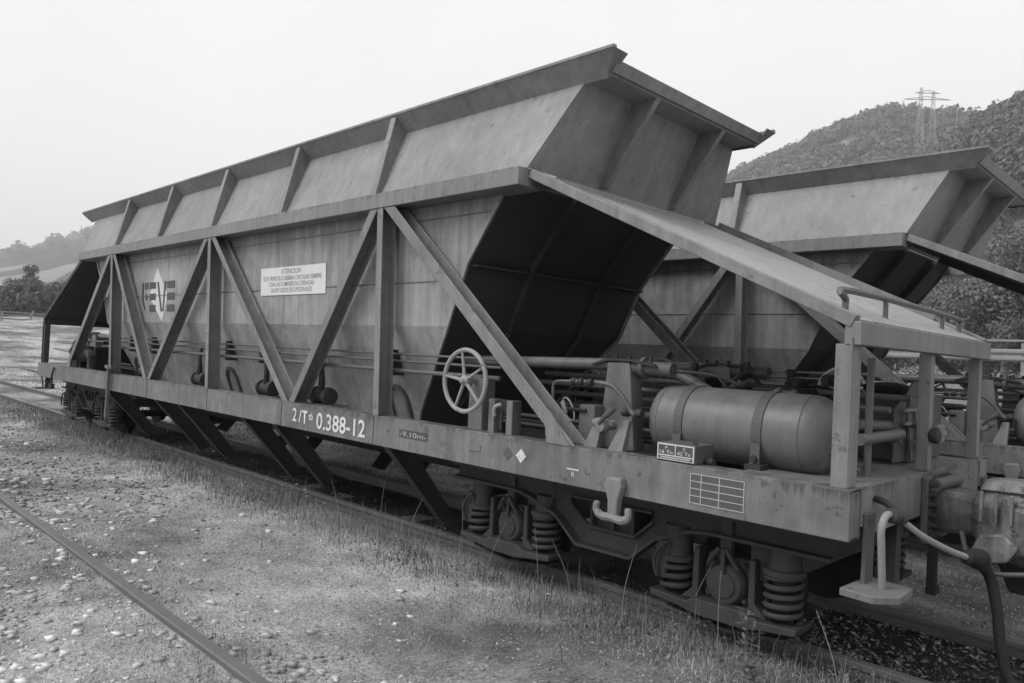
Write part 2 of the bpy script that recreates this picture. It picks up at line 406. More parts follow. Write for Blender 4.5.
forest('forest', hillC[0], (px_dir(330), px_dir(-120)), (1500, 2450), 700, 15, 'forest_leaf', 'hazy wooded ridge far off at the left', 23)

# ---- trees
def leafcloud(cs, nleaf, ls, seed):
    r_ = np.random.default_rng(seed); n_ = nleaf; k = r_.integers(0, len(cs), n_); C_ = np.array([c[0] for c in cs])[k]; Rr = np.array([c[1] for c in cs])[k]
    d = r_.normal(size=(n_, 3)); d /= np.linalg.norm(d, axis=1)[:, None]; p = C_+d*(Rr*(.45+.6*r_.random(n_)**.6))[:, None]*np.array([1, 1, .85])
    a = r_.normal(size=(n_, 3)); a -= d*(a*d).sum(1)[:, None]*.6; a /= np.linalg.norm(a, axis=1)[:, None]; b_ = np.cross(a, d); s_ = ls*(.6+.8*r_.random(n_))[:, None]
    V = np.stack([p+a*s_, p+b_*s_*.6, p-a*s_, p-b_*s_*.6], 1).reshape(-1, 3); F_ = np.arange(4*n_).reshape(-1, 4); return V, F_
def tree(name, loc, h, spread, label, seed, mat='leaf_near', nleaf=2600, ls=.16, group=None, trunk_frac=.3, lobes=16, bare=0):
    r_ = np.random.default_rng(seed)
    t = empty(name, loc, label=label, category='tree')
    if group: t['group'] = group
    m_ = MB(); tw = h*.03; pts = [(0, 0, -.4), (r_.normal()*.05*h*.3, r_.normal()*.02*h, h*trunk_frac), (r_.normal()*.04*h, r_.normal()*.04*h, h*.8)]
    sp = smooth_path(pts, 4); m_.tube(sp, [tw*(1.2-.9*i/(len(sp)-1)) for i in range(len(sp))], 8)
    cs = []
    for k in range(lobes):
        a = k*2.4+r_.random(); zz = h*(trunk_frac*.8+(1-trunk_frac*.8)*(.1+.82*r_.random())); q = math.sin(math.pi*min(.97, .22+.72*(zz/h-trunk_frac*.8)/(1-trunk_frac*.8)))
        rr = spread*(.25+.6*r_.random())*q; e = (math.cos(a)*rr, math.sin(a)*rr, zz); cs.append((e, spread*(.26+.2*r_.random())))
        s0 = (sp[len(sp)//3].x*.6, sp[len(sp)//3].y*.6, max(h*.15, zz*.55)); 
        m_.tube(smooth_path([s0, ((s0[0]+e[0])*.5, (s0[1]+e[1])*.5, (s0[2]+zz)*.5+.05*h), e], 3), [tw*.45, tw*.4, tw*.36, tw*.3, tw*.24, tw*.18, tw*.1], 6)
    m_.build('trunk', 'post_wood', t, smooth=True)
    V, F_ = leafcloud(cs, nleaf, ls, seed+1)
    np_mesh('crown', V, F_, mat, t)
    return t
def polar(px, dist, z=None):
    a = px_dir(px); x, y_ = CAM.x+math.cos(a)*dist, CAM.y+math.sin(a)*dist
    return (x, y_, float(ground_z(x, y_)) if z is None else z)
TL = [(1008, 47, 7.6, 4.3, 'pale', 'broad pale-leaved tree at the right edge behind the barrier'),
      (972, 52, 6.2, 3.8, 'pale', 'rounded pale tree behind the barrier, left of the broadest one'),
      (1050, 44, 7.2, 4.2, 'near', 'large tree just beyond the right edge behind the barrier'),
      (1030, 66, 11.0, 5.2, 'near', 'tall darker tree behind the pale crowns at the right edge'),
      (985, 74, 11.5, 5.5, 'near', 'tall dark tree under the second wagon deck, behind pale crowns'),
      (930, 62, 7.0, 4.6, 'near', 'tree seen through the gap under the second hopper end'),
      (890, 58, 6.0, 4.2, 'near', 'low tree mostly hidden behind the second hopper'),
      (955, 98, 14.5, 6.5, 'dark', 'dark tree high on the slope below the second deck tip'),
      (1015, 105, 17.0, 6.5, 'dark', 'dark tree high on the slope at the right edge')]
for i, (px, d_, h_, s_, mt, lb) in enumerate(TL):
    tree('broadleaf_tree', polar(px, d_), h_, s_, lb, 100+i, 'leaf_'+mt, 13000, .105, 'trees beyond the road barrier', .2, 22)
TLft = [(16, 150, 7.0, 3.0, 'dark', 'slim dark tree left of the wagon, before the hazy hill'),
        (30, 155, 10.5, 3.4, 'dark', 'tallest dark tree left of the wagon deck'),
        (2, 150, 5.5, 4.6, 'dark', 'bushy dark tree at the left edge'),
        (-20, 150, 6.0, 4.6, 'dark', 'bushy tree just outside the left edge'),
        (48, 158, 6.0, 4.0, 'dark', 'low tree beside the wagon deck on the left'),
        (60, 160, 7.5, 3.6, 'dark', 'small tree partly hidden by the far deck')]
for i, (px, d_, h_, s_, mt, lb) in enumerate(TLft):
    tree('field_tree', polar(px, d_), h_*.95, s_, lb, 200+i, 'leaf_'+mt, 1500, .34, 'trees at the far side of the yard', .25, 14)

# ---- road barrier and retaining wall on the right
def barrier():
    y0, zb = 16.0, .95
    a, b_ = Vector((-34, y0+4.0, zb)), Vector((30, y0-2.2, zb))
    d = (b_-a); L = d.length; ang = math.atan2(d.y, d.x)
    w = empty('retaining_wall', a, label='low pale concrete wall below the steel road barrier', category='wall'); w.rotation_euler = (0, 0, ang)
    MB().box(0, L, -.15, .15, -1.6, .42).build('wall_panel', 'concrete', w); MB().box(-.02, L+.02, -.2, .2, .42, .52).build('coping', 'concrete', w, bevel=.01)
    r_ = empty('guard_rail', a+Vector((0, .0, .52)), label='galvanised steel guard rail on posts beyond the second wagon', category='guard rail'); r_.rotation_euler = (0, 0, ang)
    W_ = [(-.02,0),(.035,.04),(.035,.09),(-.005,.13),(-.005,.17),(.035,.21),(.035,.26),(-.02,.30)]
    for zz in (.42,):
        poly = [(-q[0]-.10, q[1]+zz) for q in W_]+[(-q[0]-.094, q[1]+zz) for q in reversed(W_)]
        MB().prism(poly, 'x', 0, L).build('rail_beam', 'galvanised', r_)
    k = 0
    while k*2.0 < L:
        MB().box(k*2.0+.3, k*2.0+.46, -.095, .06, 0, .86).build('post', 'galvanised', r_, bevel=.006); k += 1
    MB().box(0, L, -.05, .05, .90, .95).build('top_rail', 'galvanised', r_)
barrier()
# ---- fence at the left end of the yard
def yard_fence():
    p0, p1 = polar(-180, 72), polar(110, 82); a, b_ = Vector(p0), Vector(p1); a.z = b_.z = 2.05
    d = b_-a; L = d.length
    f = empty('yard_fence', a, label='pale low fence along the far left end of the yard', category='fence'); f.rotation_euler = (0, 0, math.atan2(d.y, d.x))
    for k in range(int(L/2.4)+1): MB().box(k*2.4-.07, k*2.4+.07, -.06, .06, -.3, 1.0).build('post', 'concrete', f)
    for zz in (.30, .62, .88): MB().box(0, L, -.045, -.02, zz, zz+.11).build('rail_board', 'concrete', f)
yard_fence()

# ---- pylons on the hill
def lattice(m_, p0, p1, w0, w1, n_, th):
    P0, P1 = Vector(p0), Vector(p1); prev = None
    for i in range(n_+1):
        t = i/n_; c = P0.lerp(P1, t); w = w0+(w1-w0)*t; q = [c+Vector((sx*w, sy*w, 0)) for sx, sy in ((-1,-1),(1,-1),(1,1),(-1,1))]
        if prev:
            for j in range(4):
                m_.beam(prev[j], q[j], th*1.5, th*1.5, (.31, .9, .1)); m_.beam(prev[j], q[(j+1) % 4], th, th, (.31, .9, .1)); m_.beam(q[j], q[(j+1) % 4], th*.8, th*.8, (0, 0, 1))
        prev = q
def pylon(px, dist, zb, h, arms, label, rot=0, double=False):
    p = polar(px, dist, zb); t = empty('power_pylon', p, label=label, category='pylon'); t.rotation_euler = (0, 0, rot)
    xs_ = (-.11*h, .11*h) if double else (0,)
    for k, x_ in enumerate(xs_):
        m_ = MB(); lattice(m_, (x_, 0, -4), (x_, 0, h*(1 if k == 0 else .93)), h*.06, h*.015, 9, h*.004); m_.build('mast', 'pylon_steel', t)
    for zf, wf in arms:
        m_ = MB(); z_ = zf*h
        m_.beam((-wf*h, 0, z_), (wf*h, 0, z_), h*.012, h*.012, (0, 0, 1)); m_.beam((-wf*h, 0, z_), (0, 0, z_+h*.06), h*.008, h*.008, (0, 0, 1)); m_.beam((wf*h, 0, z_), (0, 0, z_+h*.06), h*.008, h*.008, (0, 0, 1))
        k = -wf
        while k < wf: m_.beam((k*h, 0, z_), ((k+.06)*h, 0, z_+h*.06*max(0, 1-abs(k+.06)/wf)), h*.005, h*.005, (0, 0, 1)); k += .06
        m_.build('cross_arm', 'pylon_steel', t)
    return t
d1 = 640; zb = elev(917, 140, d1*.88); zt = elev(917, 86, d1*.88)
pylon(917, d1, zb, zt-zb, [(.78, .42), (.9, .22)], 'tall pale twin-mast pylon on the wooded hill', R(40), True)
d2 = 470; zb = elev(987, 127, d2*.84); zt = elev(987, 114, d2*.84)
pylon(987, d2, zb, zt-zb, [(.7, .18), (.85, .14)], 'small pale pylon on the right slope below the crest', R(20))
def mast(px, dist, y0_, y1_, label, head):
    k_ = math.cos(math.atan2(px-512, 752)); zb = elev(px, y0_, dist*k_); zt = elev(px, y1_, dist*k_); h = zt-zb
    t = empty('hill_mast', polar(px, dist, zb), label=label, category='mast')
    m_ = MB().tube([(0, 0, -3), (0, 0, h)], [h*.03, h*.018], 6); m_.build('pole', 'pylon_steel', t)
    if head: MB().lathe((0, 0, h*.72), (0, 0, 1), [(0, .3), (h*.05, h*.075), (h*.2, h*.09), (h*.27, h*.05), (h*.3, .1)], 10).build('head', 'black_steel', t)
mast(948, 660, 116, 102, 'thin mast with a dark head on the saddle of the hill', True)
mast(985, 190, 256, 227, 'slim pale pole on the slope right of the second hopper', False)

# ================================================================== the hopper wagon
ZS, ZSB, XE, YW = .975, .745, 6.77, 1.2
def oneside(s, y): return s*y          # s=-1 camera side, +1 far side
def make_wagon():
    w = empty('hopper_wagon', (0, 0, 0))
    def A(mb, name, mat, par=w, **k): return mb.build(name, mat, par, **k)
    # ---------------- frame
    for s in (-1, 1):
        m_ = MB(); yo = s*YW
        prof_ = [(yo, ZSB), (yo, ZS), (yo-s*.13, ZS), (yo-s*.13, ZS-.014), (yo-s*.014, ZS-.014), (yo-s*.014, ZSB+.014), (yo-s*.11, ZSB+.014), (yo-s*.11, ZSB)]
        m_.prism(prof_, 'x', -XE, XE)
        sill = A(m_, 'side_sill', 'sill_paint', bevel=.004)
        for x_ in (-3.1, -1.75, .0, 1.62, 3.08): A(MB().box(x_-.045, x_+.045, *sorted((yo+s*.0002, yo+s*.006)), ZSB+.012, ZS-.008), 'splice_plate', 'sill_paint', sill)
        if s == -1: near_sill = sill
    for e in (-1, 1):
        es = A(MB().box(min(e*XE, e*(XE-.014)), max(e*XE, e*(XE-.014)), -YW+.016, YW-.016, ZSB, ZS-.002), 'end_sill', 'sill_paint', bevel=.003)
        # floor plate of the end platform and frame members under the machinery
        A(MB().box(*sorted((e*6.14, e*6.754)), -YW+.02, YW-.02, ZS-.03, ZS-.016), 'platform_plate', 'frame_paint')
        for y_ in (-.33, .33): A(MB().box(*sorted((e*3.3, e*6.74)), y_-.05, y_+.05, ZSB, ZS-.04), 'centre_sill', 'dirty_steel')
        for x_ in (3.75, 4.6, 5.4, 6.1): A(MB().box(*sorted((e*x_, e*(x_+.1))), -YW+.14, YW-.14, ZSB+.05, ZS-.032), 'cross_beam', 'dirty_steel')
    # ---------------- hopper body below the waist
    SP = [(4.41, 2.70), (3.985, 2.155), (3.775, 1.69), (3.215, 1.03), (2.98, .66)]
    def yside(z): return float(np.interp(z, [.66, 1.69, 2.70], [.67, 1.045, 1.08]))
    def lean(o, s):
        me = o.data
        for v_ in me.vertices: v_.co.y += s*(yside(v_.co.z)-1.0)
        return o
    side = [(-p[0], p[1]) for p in SP[:3]]+[p for p in reversed(SP[:3])]; slope = [(-p[0], p[1]) for p in SP[2:]]+[p for p in reversed(SP[2:])]
    for s in (-1, 1):
        m_ = MB().prism(side, 'y', s*1.0, s*.985)
        hs = lean(A(m_, 'hopper_side', 'hopper_paint'), s)
        if s == -1: near_side = hs
        lean(A(MB().prism(slope, 'y', s*1.0, s*.985), 'hopper_slope_sheet', 'hopper_paint', hs), s)
        for zz in (2.03, 2.50):
            xl = np.interp(zz, [1.69, 2.155, 2.7], [3.775, 3.985, 4.41])-.03
            lean(A(MB().tube([(-xl, s*1.0, zz), (xl, s*1.0, zz)], .0075, 6), 'weld_seam', 'truss_paint', hs), s)
        # corner flange where side and end sheets meet
        for e in (-1, 1):
            for (x0, z0), (x1, z1) in zip(SP[:-1], SP[1:]):
                lean(A(MB().beam((e*x0, s*1.006, z0), (e*x1, s*1.006, z1), .035, .02, (0, 1, 0)), 'edge_flange', 'hopper_paint', hs), s)
        # arched inspection tabs along the foot of the sheet
        for x_ in (-3.05, -.15, 2.95):
            arcp = [(x_-.1, .86)]+[(x_+.1*math.cos(math.pi-a*math.pi/8), 1.08+.1*math.sin(math.pi-a*math.pi/8)) for a in range(9)]+[(x_+.1, .86)]
            arco = [(x_-.13, .86)]+[(x_+.13*math.cos(math.pi-a*math.pi/8), 1.08+.13*math.sin(math.pi-a*math.pi/8)) for a in range(9)]+[(x_+.13, .86)]
            fr = MB()
            for i in range(len(arcp)-1):
                fr.hexa([(arcp[i][0], s*1.0, arcp[i][1]), (arco[i][0], s*1.0, arco[i][1]), (arco[i+1][0], s*1.0, arco[i+1][1]), (arcp[i+1][0], s*1.0, arcp[i+1][1])]+
                        [(arcp[i][0], s*1.03, arcp[i][1]), (arco[i][0], s*1.03, arco[i][1]), (arco[i+1][0], s*1.03, arco[i+1][1]), (arcp[i+1][0], s*1.03, arcp[i+1][1])])
            lean(A(fr, 'hatch_frame', 'bare_plate', hs), s)
            lean(A(MB().prism(arcp, 'y', s*1.0005, s*1.006), 'hatch_cover', 'truss_paint', hs), s)
        # door latches between the bays: drum, bent arm and foot
        for x_ in (-2.42, -.62, .98, 2.02):
            dl = A(MB().lathe((x_-.15, s*.985, 1.045), (1, 0, 0), [(0, .03), (.01, .075), (.05, .085), (.06, .06), (.22, .06), (.23, .085), (.27, .075), (.28, .03)], 18), 'door_latch', 'dirty_steel', smooth=True)
            A(MB().tube(smooth_path([(x_-.02, s*1.0, 1.08), (x_+.03, s*1.03, 1.22), (x_-.01, s*1.02, 1.33), (x_-.05, s*.97, 1.42)], 4), [.03]*4+[.026]*5+[.02]*4, 8), 'latch_arm', 'dirty_steel', dl, smooth=True)
            A(MB().box(x_-.2, x_+.2, *sorted((s*.86, s*1.06)), .955, .972), 'latch_foot', 'frame_paint', dl)
    for e in (-1, 1):
        for i in range(len(SP)-1):
            (x0, z0), (x1, z1) = SP[i], SP[i+1]
            el_ = A(MB().plate([(e*x0, -yside(z0)+.017, z0), (e*x0, yside(z0)-.017, z0), (e*x1, yside(z1)-.017, z1), (e*x1, -yside(z1)+.017, z1)], .01), 'hopper_end_sheet', 'shaded_steel')  # end sheets below the deck, with its shade painted into their colour
        A(MB().box(*sorted((e*3.95, e*4.05)), -1.03, 1.03, 2.125, 2.14), 'end_stiffener', 'shaded_steel')
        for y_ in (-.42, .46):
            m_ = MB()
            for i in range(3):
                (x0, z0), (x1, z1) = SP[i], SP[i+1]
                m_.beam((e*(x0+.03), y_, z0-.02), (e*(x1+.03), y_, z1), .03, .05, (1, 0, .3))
            A(m_, 'end_rib', 'shaded_steel')
    # ---------------- waist beam, upper sheets, ribs and rim
    RX = [-3.11, -1.58, -.05, 1.48, 3.0]
    for s in (-1, 1):
        A(MB().box(-4.65, 4.65, *sorted((s*1.258, s*1.02)), 2.60, 2.72), 'waist_beam', 'waist_paint', bevel=.005)
        xb = [-4.662]+RX+[4.662]; xt = [-4.930]+RX+[4.930]
        for i in range(6):
            A(MB().hexa([(xb[i], s*1.19, 2.721), (xb[i+1], s*1.19, 2.721), (xb[i+1], s*1.175, 2.721), (xb[i], s*1.175, 2.721), (xt[i], s*.955, 3.30), (xt[i+1], s*.955, 3.30), (xt[i+1], s*.94, 3.30), (xt[i], s*.94, 3.30)]), 'upper_sheet', 'upper_paint')
        for x_ in RX:
            t_ = .035
            A(MB().hexa([(x_-t_, s*1.235, 2.7215), (x_+t_, s*1.235, 2.7215), (x_+t_, s*1.17, 2.7215), (x_-t_, s*1.17, 2.7215), (x_-t_, s*1.072, 3.385), (x_+t_, s*1.072, 3.385), (x_+t_, s*.955, 3.30), (x_-t_, s*.955, 3.30)]), 'upper_rib', 'truss_paint', bevel=.004)
        rf = A(MB().hexa([(-5.10, s*.962, 3.27), (5.10, s*.962, 3.27), (5.10, s*.95, 3.27), (-5.10, s*.95, 3.27), (-5.23, s*1.072, 3.40), (5.23, s*1.072, 3.40), (5.23, s*1.052, 3.408), (-5.23, s*1.052, 3.408)]), 'rim_flange', 'upper_paint')
        A(MB().box(-5.23, 5.23, *sorted((s*1.078, s*1.045)), 3.40, 3.418), 'rim_edge', 'truss_paint', rf)
        for e in (-1, 1):
            A(MB().plate([(e*5.10, s*.96, 3.27), (e*5.23, s*1.07, 3.40), (e*5.23, s*.93, 3.40), (e*5.12, s*.93, 3.29)], .012), 'rim_gusset', 'truss_paint', rf)
    for e in (-1, 1):
        A(MB().plate([(e*4.65, -1.178, 2.721), (e*4.65, 1.178, 2.721), (e*4.915, .945, 3.29), (e*4.915, -.945, 3.29)], .012), 'upper_end_sheet', 'upper_paint')
        A(MB().box(*sorted((e*4.80, e*5.13)), -.962, .962, 3.283, 3.299), 'rim_soffit', 'upper_paint')
        for y_ in (-.42, .46):
            A(MB().hexa([(e*4.72, y_-.025, 2.725), (e*4.72, y_+.025, 2.725), (e*4.64, y_+.025, 2.725), (e*4.64, y_-.025, 2.725), (e*5.13, y_-.025, 3.288), (e*5.13, y_+.025, 3.288), (e*4.92, y_+.025, 3.288), (e*4.92, y_-.025, 3.288)]), 'upper_end_rib', 'truss_paint', bevel=.004)
        A(MB().hexa([(e*5.12, -.97, 3.30), (e*5.12, .97, 3.30), (e*5.15, .97, 3.295), (e*5.15, -.97, 3.295), (e*5.15, -.97, 3.372), (e*5.15, .97, 3.372), (e*5.185, .97, 3.366), (e*5.185, -.97, 3.366)]), 'end_rim', 'truss_paint', bevel=.003)
        A(MB().box(*sorted((e*4.60, e*4.66)), -1.02, 1.02, 2.62, 2.70), 'end_waist_beam', 'truss_paint')
    # ---------------- truss: channel sections, open towards the air-tank end
    def chan(x_, hw, yo, yi, t=.011):
        q = 1 if yo > yi else -1
        return [(x_-hw, yo), (x_+hw, yo), (x_+hw, yo-q*t), (x_-hw+t, yo-q*t), (x_-hw+t, yi+q*t), (x_+hw, yi+q*t), (x_+hw, yi), (x_-hw, yi)]
    for s in (-1, 1):
        for x_ in (-3.136, 0, 3.136):
            A(MB().loft(chan(x_, .036, s*1.198, s*1.06), ZS+.001, chan(x_, .036, s*1.252, s*1.12), 2.599), 'truss_post', 'truss_paint', bevel=.003)
        top = 2.60
        segs = [(-3.235, -5.11), (-3.05, -1.82), (-.09, -1.70), (.09, 1.70), (3.05, 1.82), (3.25, 5.11)]
        for xt_, xb_ in segs:
            sg = 1 if xb_ > xt_ else -1
            dx = .068 if abs(xb_) > 4 else .05
            m_ = MB().loft(chan(xb_, dx, s*1.197, s*1.06), ZS+.001, chan(xt_, dx, s*1.251, s*1.12), top-.001)
            A(m_, 'truss_diagonal', 'truss_paint', bevel=.005)
        for x_ in (-5.11, 5.11):      # gussets at the foot of the end diagonals
            sg = 1 if x_ > 0 else -1
            A(MB().prism([(x_-sg*.16, ZS+.001), (x_+sg*.02, ZS+.001), (x_-sg*.06, ZS+.11), (x_-sg*.15, ZS+.20), (x_-sg*.19, ZS+.2)], 'y', s*1.205, s*1.192), 'foot_gusset', 'truss_paint')
    # ---------------- sloped decks over the ends
    for e in (-1, 1):
        d0, d1 = (4.63, 2.70), (6.73, 1.735)
        dk = A(MB().hexa([(e*d0[0], -1.1, d0[1]), (e*d1[0], -1.1, d1[1]), (e*d1[0], 1.1, d1[1]), (e*d0[0], 1.1, d0[1]), (e*(d0[0]+.005), -1.1, d0[1]+.012), (e*(d1[0]+.005), -1.1, d1[1]+.012), (e*(d1[0]+.005), 1.1, d1[1]+.012), (e*(d0[0]+.005), 1.1, d0[1]+.012)]), 'sloped_deck', 'deck_paint')
        bm_ = 'truss_paint' if e == 1 else 'shaded_steel'  # far-end beams and posts get the dark colour, as if in shade
        for s in (-1, 1):
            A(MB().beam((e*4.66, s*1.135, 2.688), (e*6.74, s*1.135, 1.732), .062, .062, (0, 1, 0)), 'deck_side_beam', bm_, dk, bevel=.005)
            if s == 1: A(MB().beam((e*4.75, s*1.085, 2.685), (e*6.45, s*1.085, 1.904), .06, .012, (0, 1, 0)), 'deck_lip', 'truss_paint', dk)
        A(MB().beam((e*4.68, 0, 2.642), (e*6.68, 0, 1.724), .006, 2.18, (0, 1, 0)), 'deck_shade_sheet', 'shaded_steel', dk)  # extra dark sheet added to deepen the shade under the deck
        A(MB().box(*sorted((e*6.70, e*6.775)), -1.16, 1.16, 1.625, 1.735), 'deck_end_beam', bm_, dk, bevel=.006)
        for y_ in (-.42, .46): A(MB().beam((e*4.72, y_, 2.585), (e*6.68, y_, 1.685), .07, .05, (0, 1, 0)), 'deck_rib', 'shaded_steel', dk)
        # low handrail
        hr = [(-.95, 1.76), (-.95, 1.85), (-.88, 1.90), (.93, 1.885), (1.0, 1.84), (1.0, 1.76)]
        m_ = MB().tube([(e*6.62, y_, z_) for y_, z_ in smooth_path2(hr)], .017, 8)
        for y_ in (-.40, .62): m_.cyl((e*6.62, y_, 1.76), (e*6.62, y_, 1.89), .014, 8)
        A(m_, 'handrail', 'pipe_paint', dk, smooth=True)
        for y_ in (-1.12, .06, 1.1):
            m_ = MB()
            if y_ < -1: m_.box(*sorted((e*6.66, e*6.73)), y_-.035, y_+.035, ZS-.015, 1.63); m_.box(*sorted((e*6.731, e*6.742)), y_-.05, y_+.065, ZS, 1.66)
            else: m_.box(*sorted((e*6.67, e*6.735)), y_-.035, y_+.035, ZS-.015, 1.626)
            A(m_, 'deck_post', bm_, bevel=.004)
    # ---------------- discharge chutes below the frame
    for x_ in (-3.35, -1.52, -.8, .8, 1.45, 3.25):
        for s in (-1, 1):
            c = A(MB().hexa([(x_-.01, s*1.17, .742), (x_+.01, s*1.17, .742), (x_+.01, s*.93, .742), (x_-.01, s*.93, .742), (x_-.01, s*.57, .085), (x_+.01, s*.57, .085), (x_+.01, s*.44, .13), (x_-.01, s*.44, .13)]), 'chute_rib', 'dirty_steel')
            A(MB().beam((x_+.02, s*1.172, .742), (x_+.02, s*.575, .083), .075, .012, (0, s*.7, -.7)), 'chute_flange', 'dirty_steel', c)
    A(MB().box(-2.98, 2.98, -.66, .66, .645, .655), 'hopper_floor', 'black_steel')
    for s in (-1, 1): A(MB().cyl((-3.3, s*.3, .55), (3.5, s*.3, .55), .06, 12), 'door_shaft', 'black_steel', smooth=True)
    # ---------------- bogies
    for e in (-1, 1): bogie(w, e)
    # ---------------- machinery on the end platforms
    for e in (-1, 1): machinery(w, e)
    # pipes along the sides
    for s in (-1, 1):
        for zz, rr, yy in ((1.335, .017, 1.035), (1.41, .010, 1.03), (1.465, .009, 1.025)):
            pts = [(-4.0, s*yy, zz), (4.35, s*yy, zz)]
            A(MB().cyl(pts[0], pts[1], rr, 8), 'brake_pipe', 'pipe_paint', smooth=True)
        A(MB().lathe((1.98, s*1.035, 1.335), (1, 0, 0), [(0, .017), (.005, .034), (.03, .034), (.032, .024), (.06, .024), (.062, .034), (.09, .034), (.095, .021)], 12), 'pipe_union', 'pipe_paint', smooth=True)
        for x_ in (-3.0, -2.2, -.02, 2.98, .75):
            A(MB().box(x_+.05, x_+.11, *sorted((s*.86, s*1.02)), 1.29, 1.50), 'pipe_clip', 'dirty_steel', bevel=.003)
        # hand wheel on a pedestal
        hwx, hz_ = 4.17, 1.31
        A(MB().box(hwx-.06, hwx+.08, *sorted((s*.98, s*1.10)), ZS-.02, 1.33), 'wheel_pedestal', 'frame_paint', bevel=.006)
        hw_ = A(MB().tube(arc((hwx, s*1.2, hz_), .212, 0, 2*math.pi*35/36, 35), .0165, 8, closed=True), 'hand_wheel', 'wheel_paint', smooth=True)
        A(MB().lathe((hwx, s*1.09, hz_), (0, s, 0), [(0, .018), (.06, .018), (.065, .04), (.12, .038), (.135, .02), (.15, .014)], 14), 'hub', 'wheel_paint', hw_, smooth=True)
        for k in range(5):
            a = R(101+72*k); A(MB().tube([(hwx+.03*math.cos(a), s*1.2, hz_+.03*math.sin(a)), (hwx+.208*math.cos(a), s*1.2, hz_+.208*math.sin(a))], [.013, .010], 6), 'spoke', 'wheel_paint', hw_, smooth=True)
        # lock block beside the wheel: two uprights and a latch
        lx = 4.47
        for dx in (-.085, .085): A(MB().box(lx+dx-.028, lx+dx+.028, *sorted((s*1.05, s*1.14)), ZS-.02, 1.20), 'lock_upright', 'frame_paint', bevel=.004)
        m_ = MB().prism([(lx-.07, 1.20), (lx+.09, 1.20), (lx+.09, 1.15), (lx+.04, 1.10), (lx-.03, 1.10), (lx-.07, 1.13)], 'y', s*1.075, s*1.10); A(m_, 'lock_plate', 'dirty_steel', bevel=.003)
        A(MB().tube(smooth_path([(lx+.02, s*1.15, 1.17), (lx-.02, s*1.165, 1.155), (lx-.035, s*1.165, 1.12), (lx-.03, s*1.16, 1.09)], 4), .014, 8), 'lock_latch', 'wheel_paint', smooth=True)
        A(MB().cyl((lx+.005, s*1.13, 1.13), (lx+.005, s*1.13, 1.0), .012, 8), 'lock_pin', 'dirty_steel')
        # tow hook on the sill
        tx = 5.505; m_ = MB()
        m_.prism([(tx-.05, .845), (tx+.05, .85), (tx+.06, .80), (tx+.035, .72), (tx+.03, .62), (tx-.03, .62), (tx-.035, .72), (tx-.06, .79)], 'y', s*(YW+.001), s*(YW+.055))
        th_ = A(m_, 'tow_hook', 'hook_casting', bevel=.012)
        A(MB().tube(smooth_path([(tx-.105, s*1.245, .70), (tx-.11, s*1.25, .655), (tx-.07, s*1.25, .625), (tx, s*1.245, .625), (tx+.07, s*1.25, .62), (tx+.11, s*1.25, .645), (tx+.105, s*1.245, .695)], 4), [.014]+[.02]*5+[.024]*14+[.02]*4+[.014], 8), 'hook_arms', 'hook_casting', th_, smooth=True)
    # far ladder strip
    A(MB().box(-3.03, -2.99, -1.262, -1.222, .37, 1.08).box(-3.15, -2.90, -1.255, -1.215, 1.045, 1.09), 'step_iron', 'frame_paint')
    A(MB().tube(smooth_path([(-5.72, -1.22, .93), (-5.70, -1.25, .80), (-5.74, -1.24, .72), (-5.71, -1.24, .66)], 4), .018, 6).box(-5.77, -5.66, -1.27, -1.215, .60, .67), 'hanging_shackle', 'dirty_steel')
    # ---------------- print on the camera side sill and hopper
    yS = -YW-.004
    def once(o): o['_once'] = 1; return o
    for body, x_, z_, h_, w_ in (('2', 1.875, .826, .115, .075), ('/', 1.985, .826, .105, .05), ('T', 2.045, .818, .115, .085), ('tb', 2.155, .862, .06, .075), ('0.388-12', 2.285, .80, .135, .735)):
        once(text('lettering', body, 'white_print', near_sill, x_, z_-.012, h_, yS, width=w_, bold=.016))
    pl = once(A(MB().box(3.46, 3.80, -YW-.003, -YW-.0002, .845, .905), 'length_plate', 'dark_print', near_sill))
    once(text('lettering', '-9.10m-', 'grey_print', pl, 3.475, .856, .036, -YW-.0032, width=.31))
    for cx_, mt in ((4.74, 'white_print'), (4.62, 'bare_plate')):
        once(A(MB().prism([(cx_-.045, .866), (cx_, .82), (cx_+.045, .866), (cx_, .912)], 'y', -YW-.003, -YW-.0002), 'diamond_mark', mt, near_sill))
    once(A(MB().box(4.24-.0, 4.36, -YW-.005, -YW-.0003, .845, .885), 'small_plate', 'frame_paint', near_sill))
    once(A(MB().box(5.125, 5.215, -YW-.003, -YW-.0003, .838, .846), 'lift_mark', 'white_print', near_sill)); once(text('lettering', '8', 'white_print', near_sill, 5.16, .80, .03, -YW-.001, width=.02))
    # table of lines
    tb = MB(); x0, x1, z0, z1 = 5.965, 6.265, .785, .935; t_ = .0022
    for z_ in np.linspace(z0, z1, 5): tb.box(x0-t_, x1+t_, -YW-.0035, -YW-.0012, z_-t_, z_+t_)
    for x_ in (x0, x0+.062, x0+.165, x1): tb.box(x_-t_, x_+t_, -YW-.0038, -YW-.0012, z0, z1)
    once(A(MB().box(x0, x1, -YW-.001, -YW-.0002, z0, z1), 'repair_panel', 'bare_plate', near_sill)); once(A(tb, 'repair_table', 'grey_print', near_sill))
    # load plate on its box
    lb = once(A(MB().box(5.74, 5.975, -1.185, -1.0, .978, 1.075), 'load_box', 'bare_plate', bevel=.004))
    once(A(MB().cyl((5.97, -1.08, .995), (6.03, -1.09, .99), .02, 10), 'box_knob', 'dirty_steel', lb)); once(A(MB().cyl((5.94, -1.13, 1.07), (5.94, -1.13, 1.088), .012, 8), 'box_bolt', 'dirty_steel', lb))
    yb = -1.186; once(A(MB().box(5.745, 5.970, yb-.003, yb, .985, 1.07), 'load_plate', 'white_print', lb))
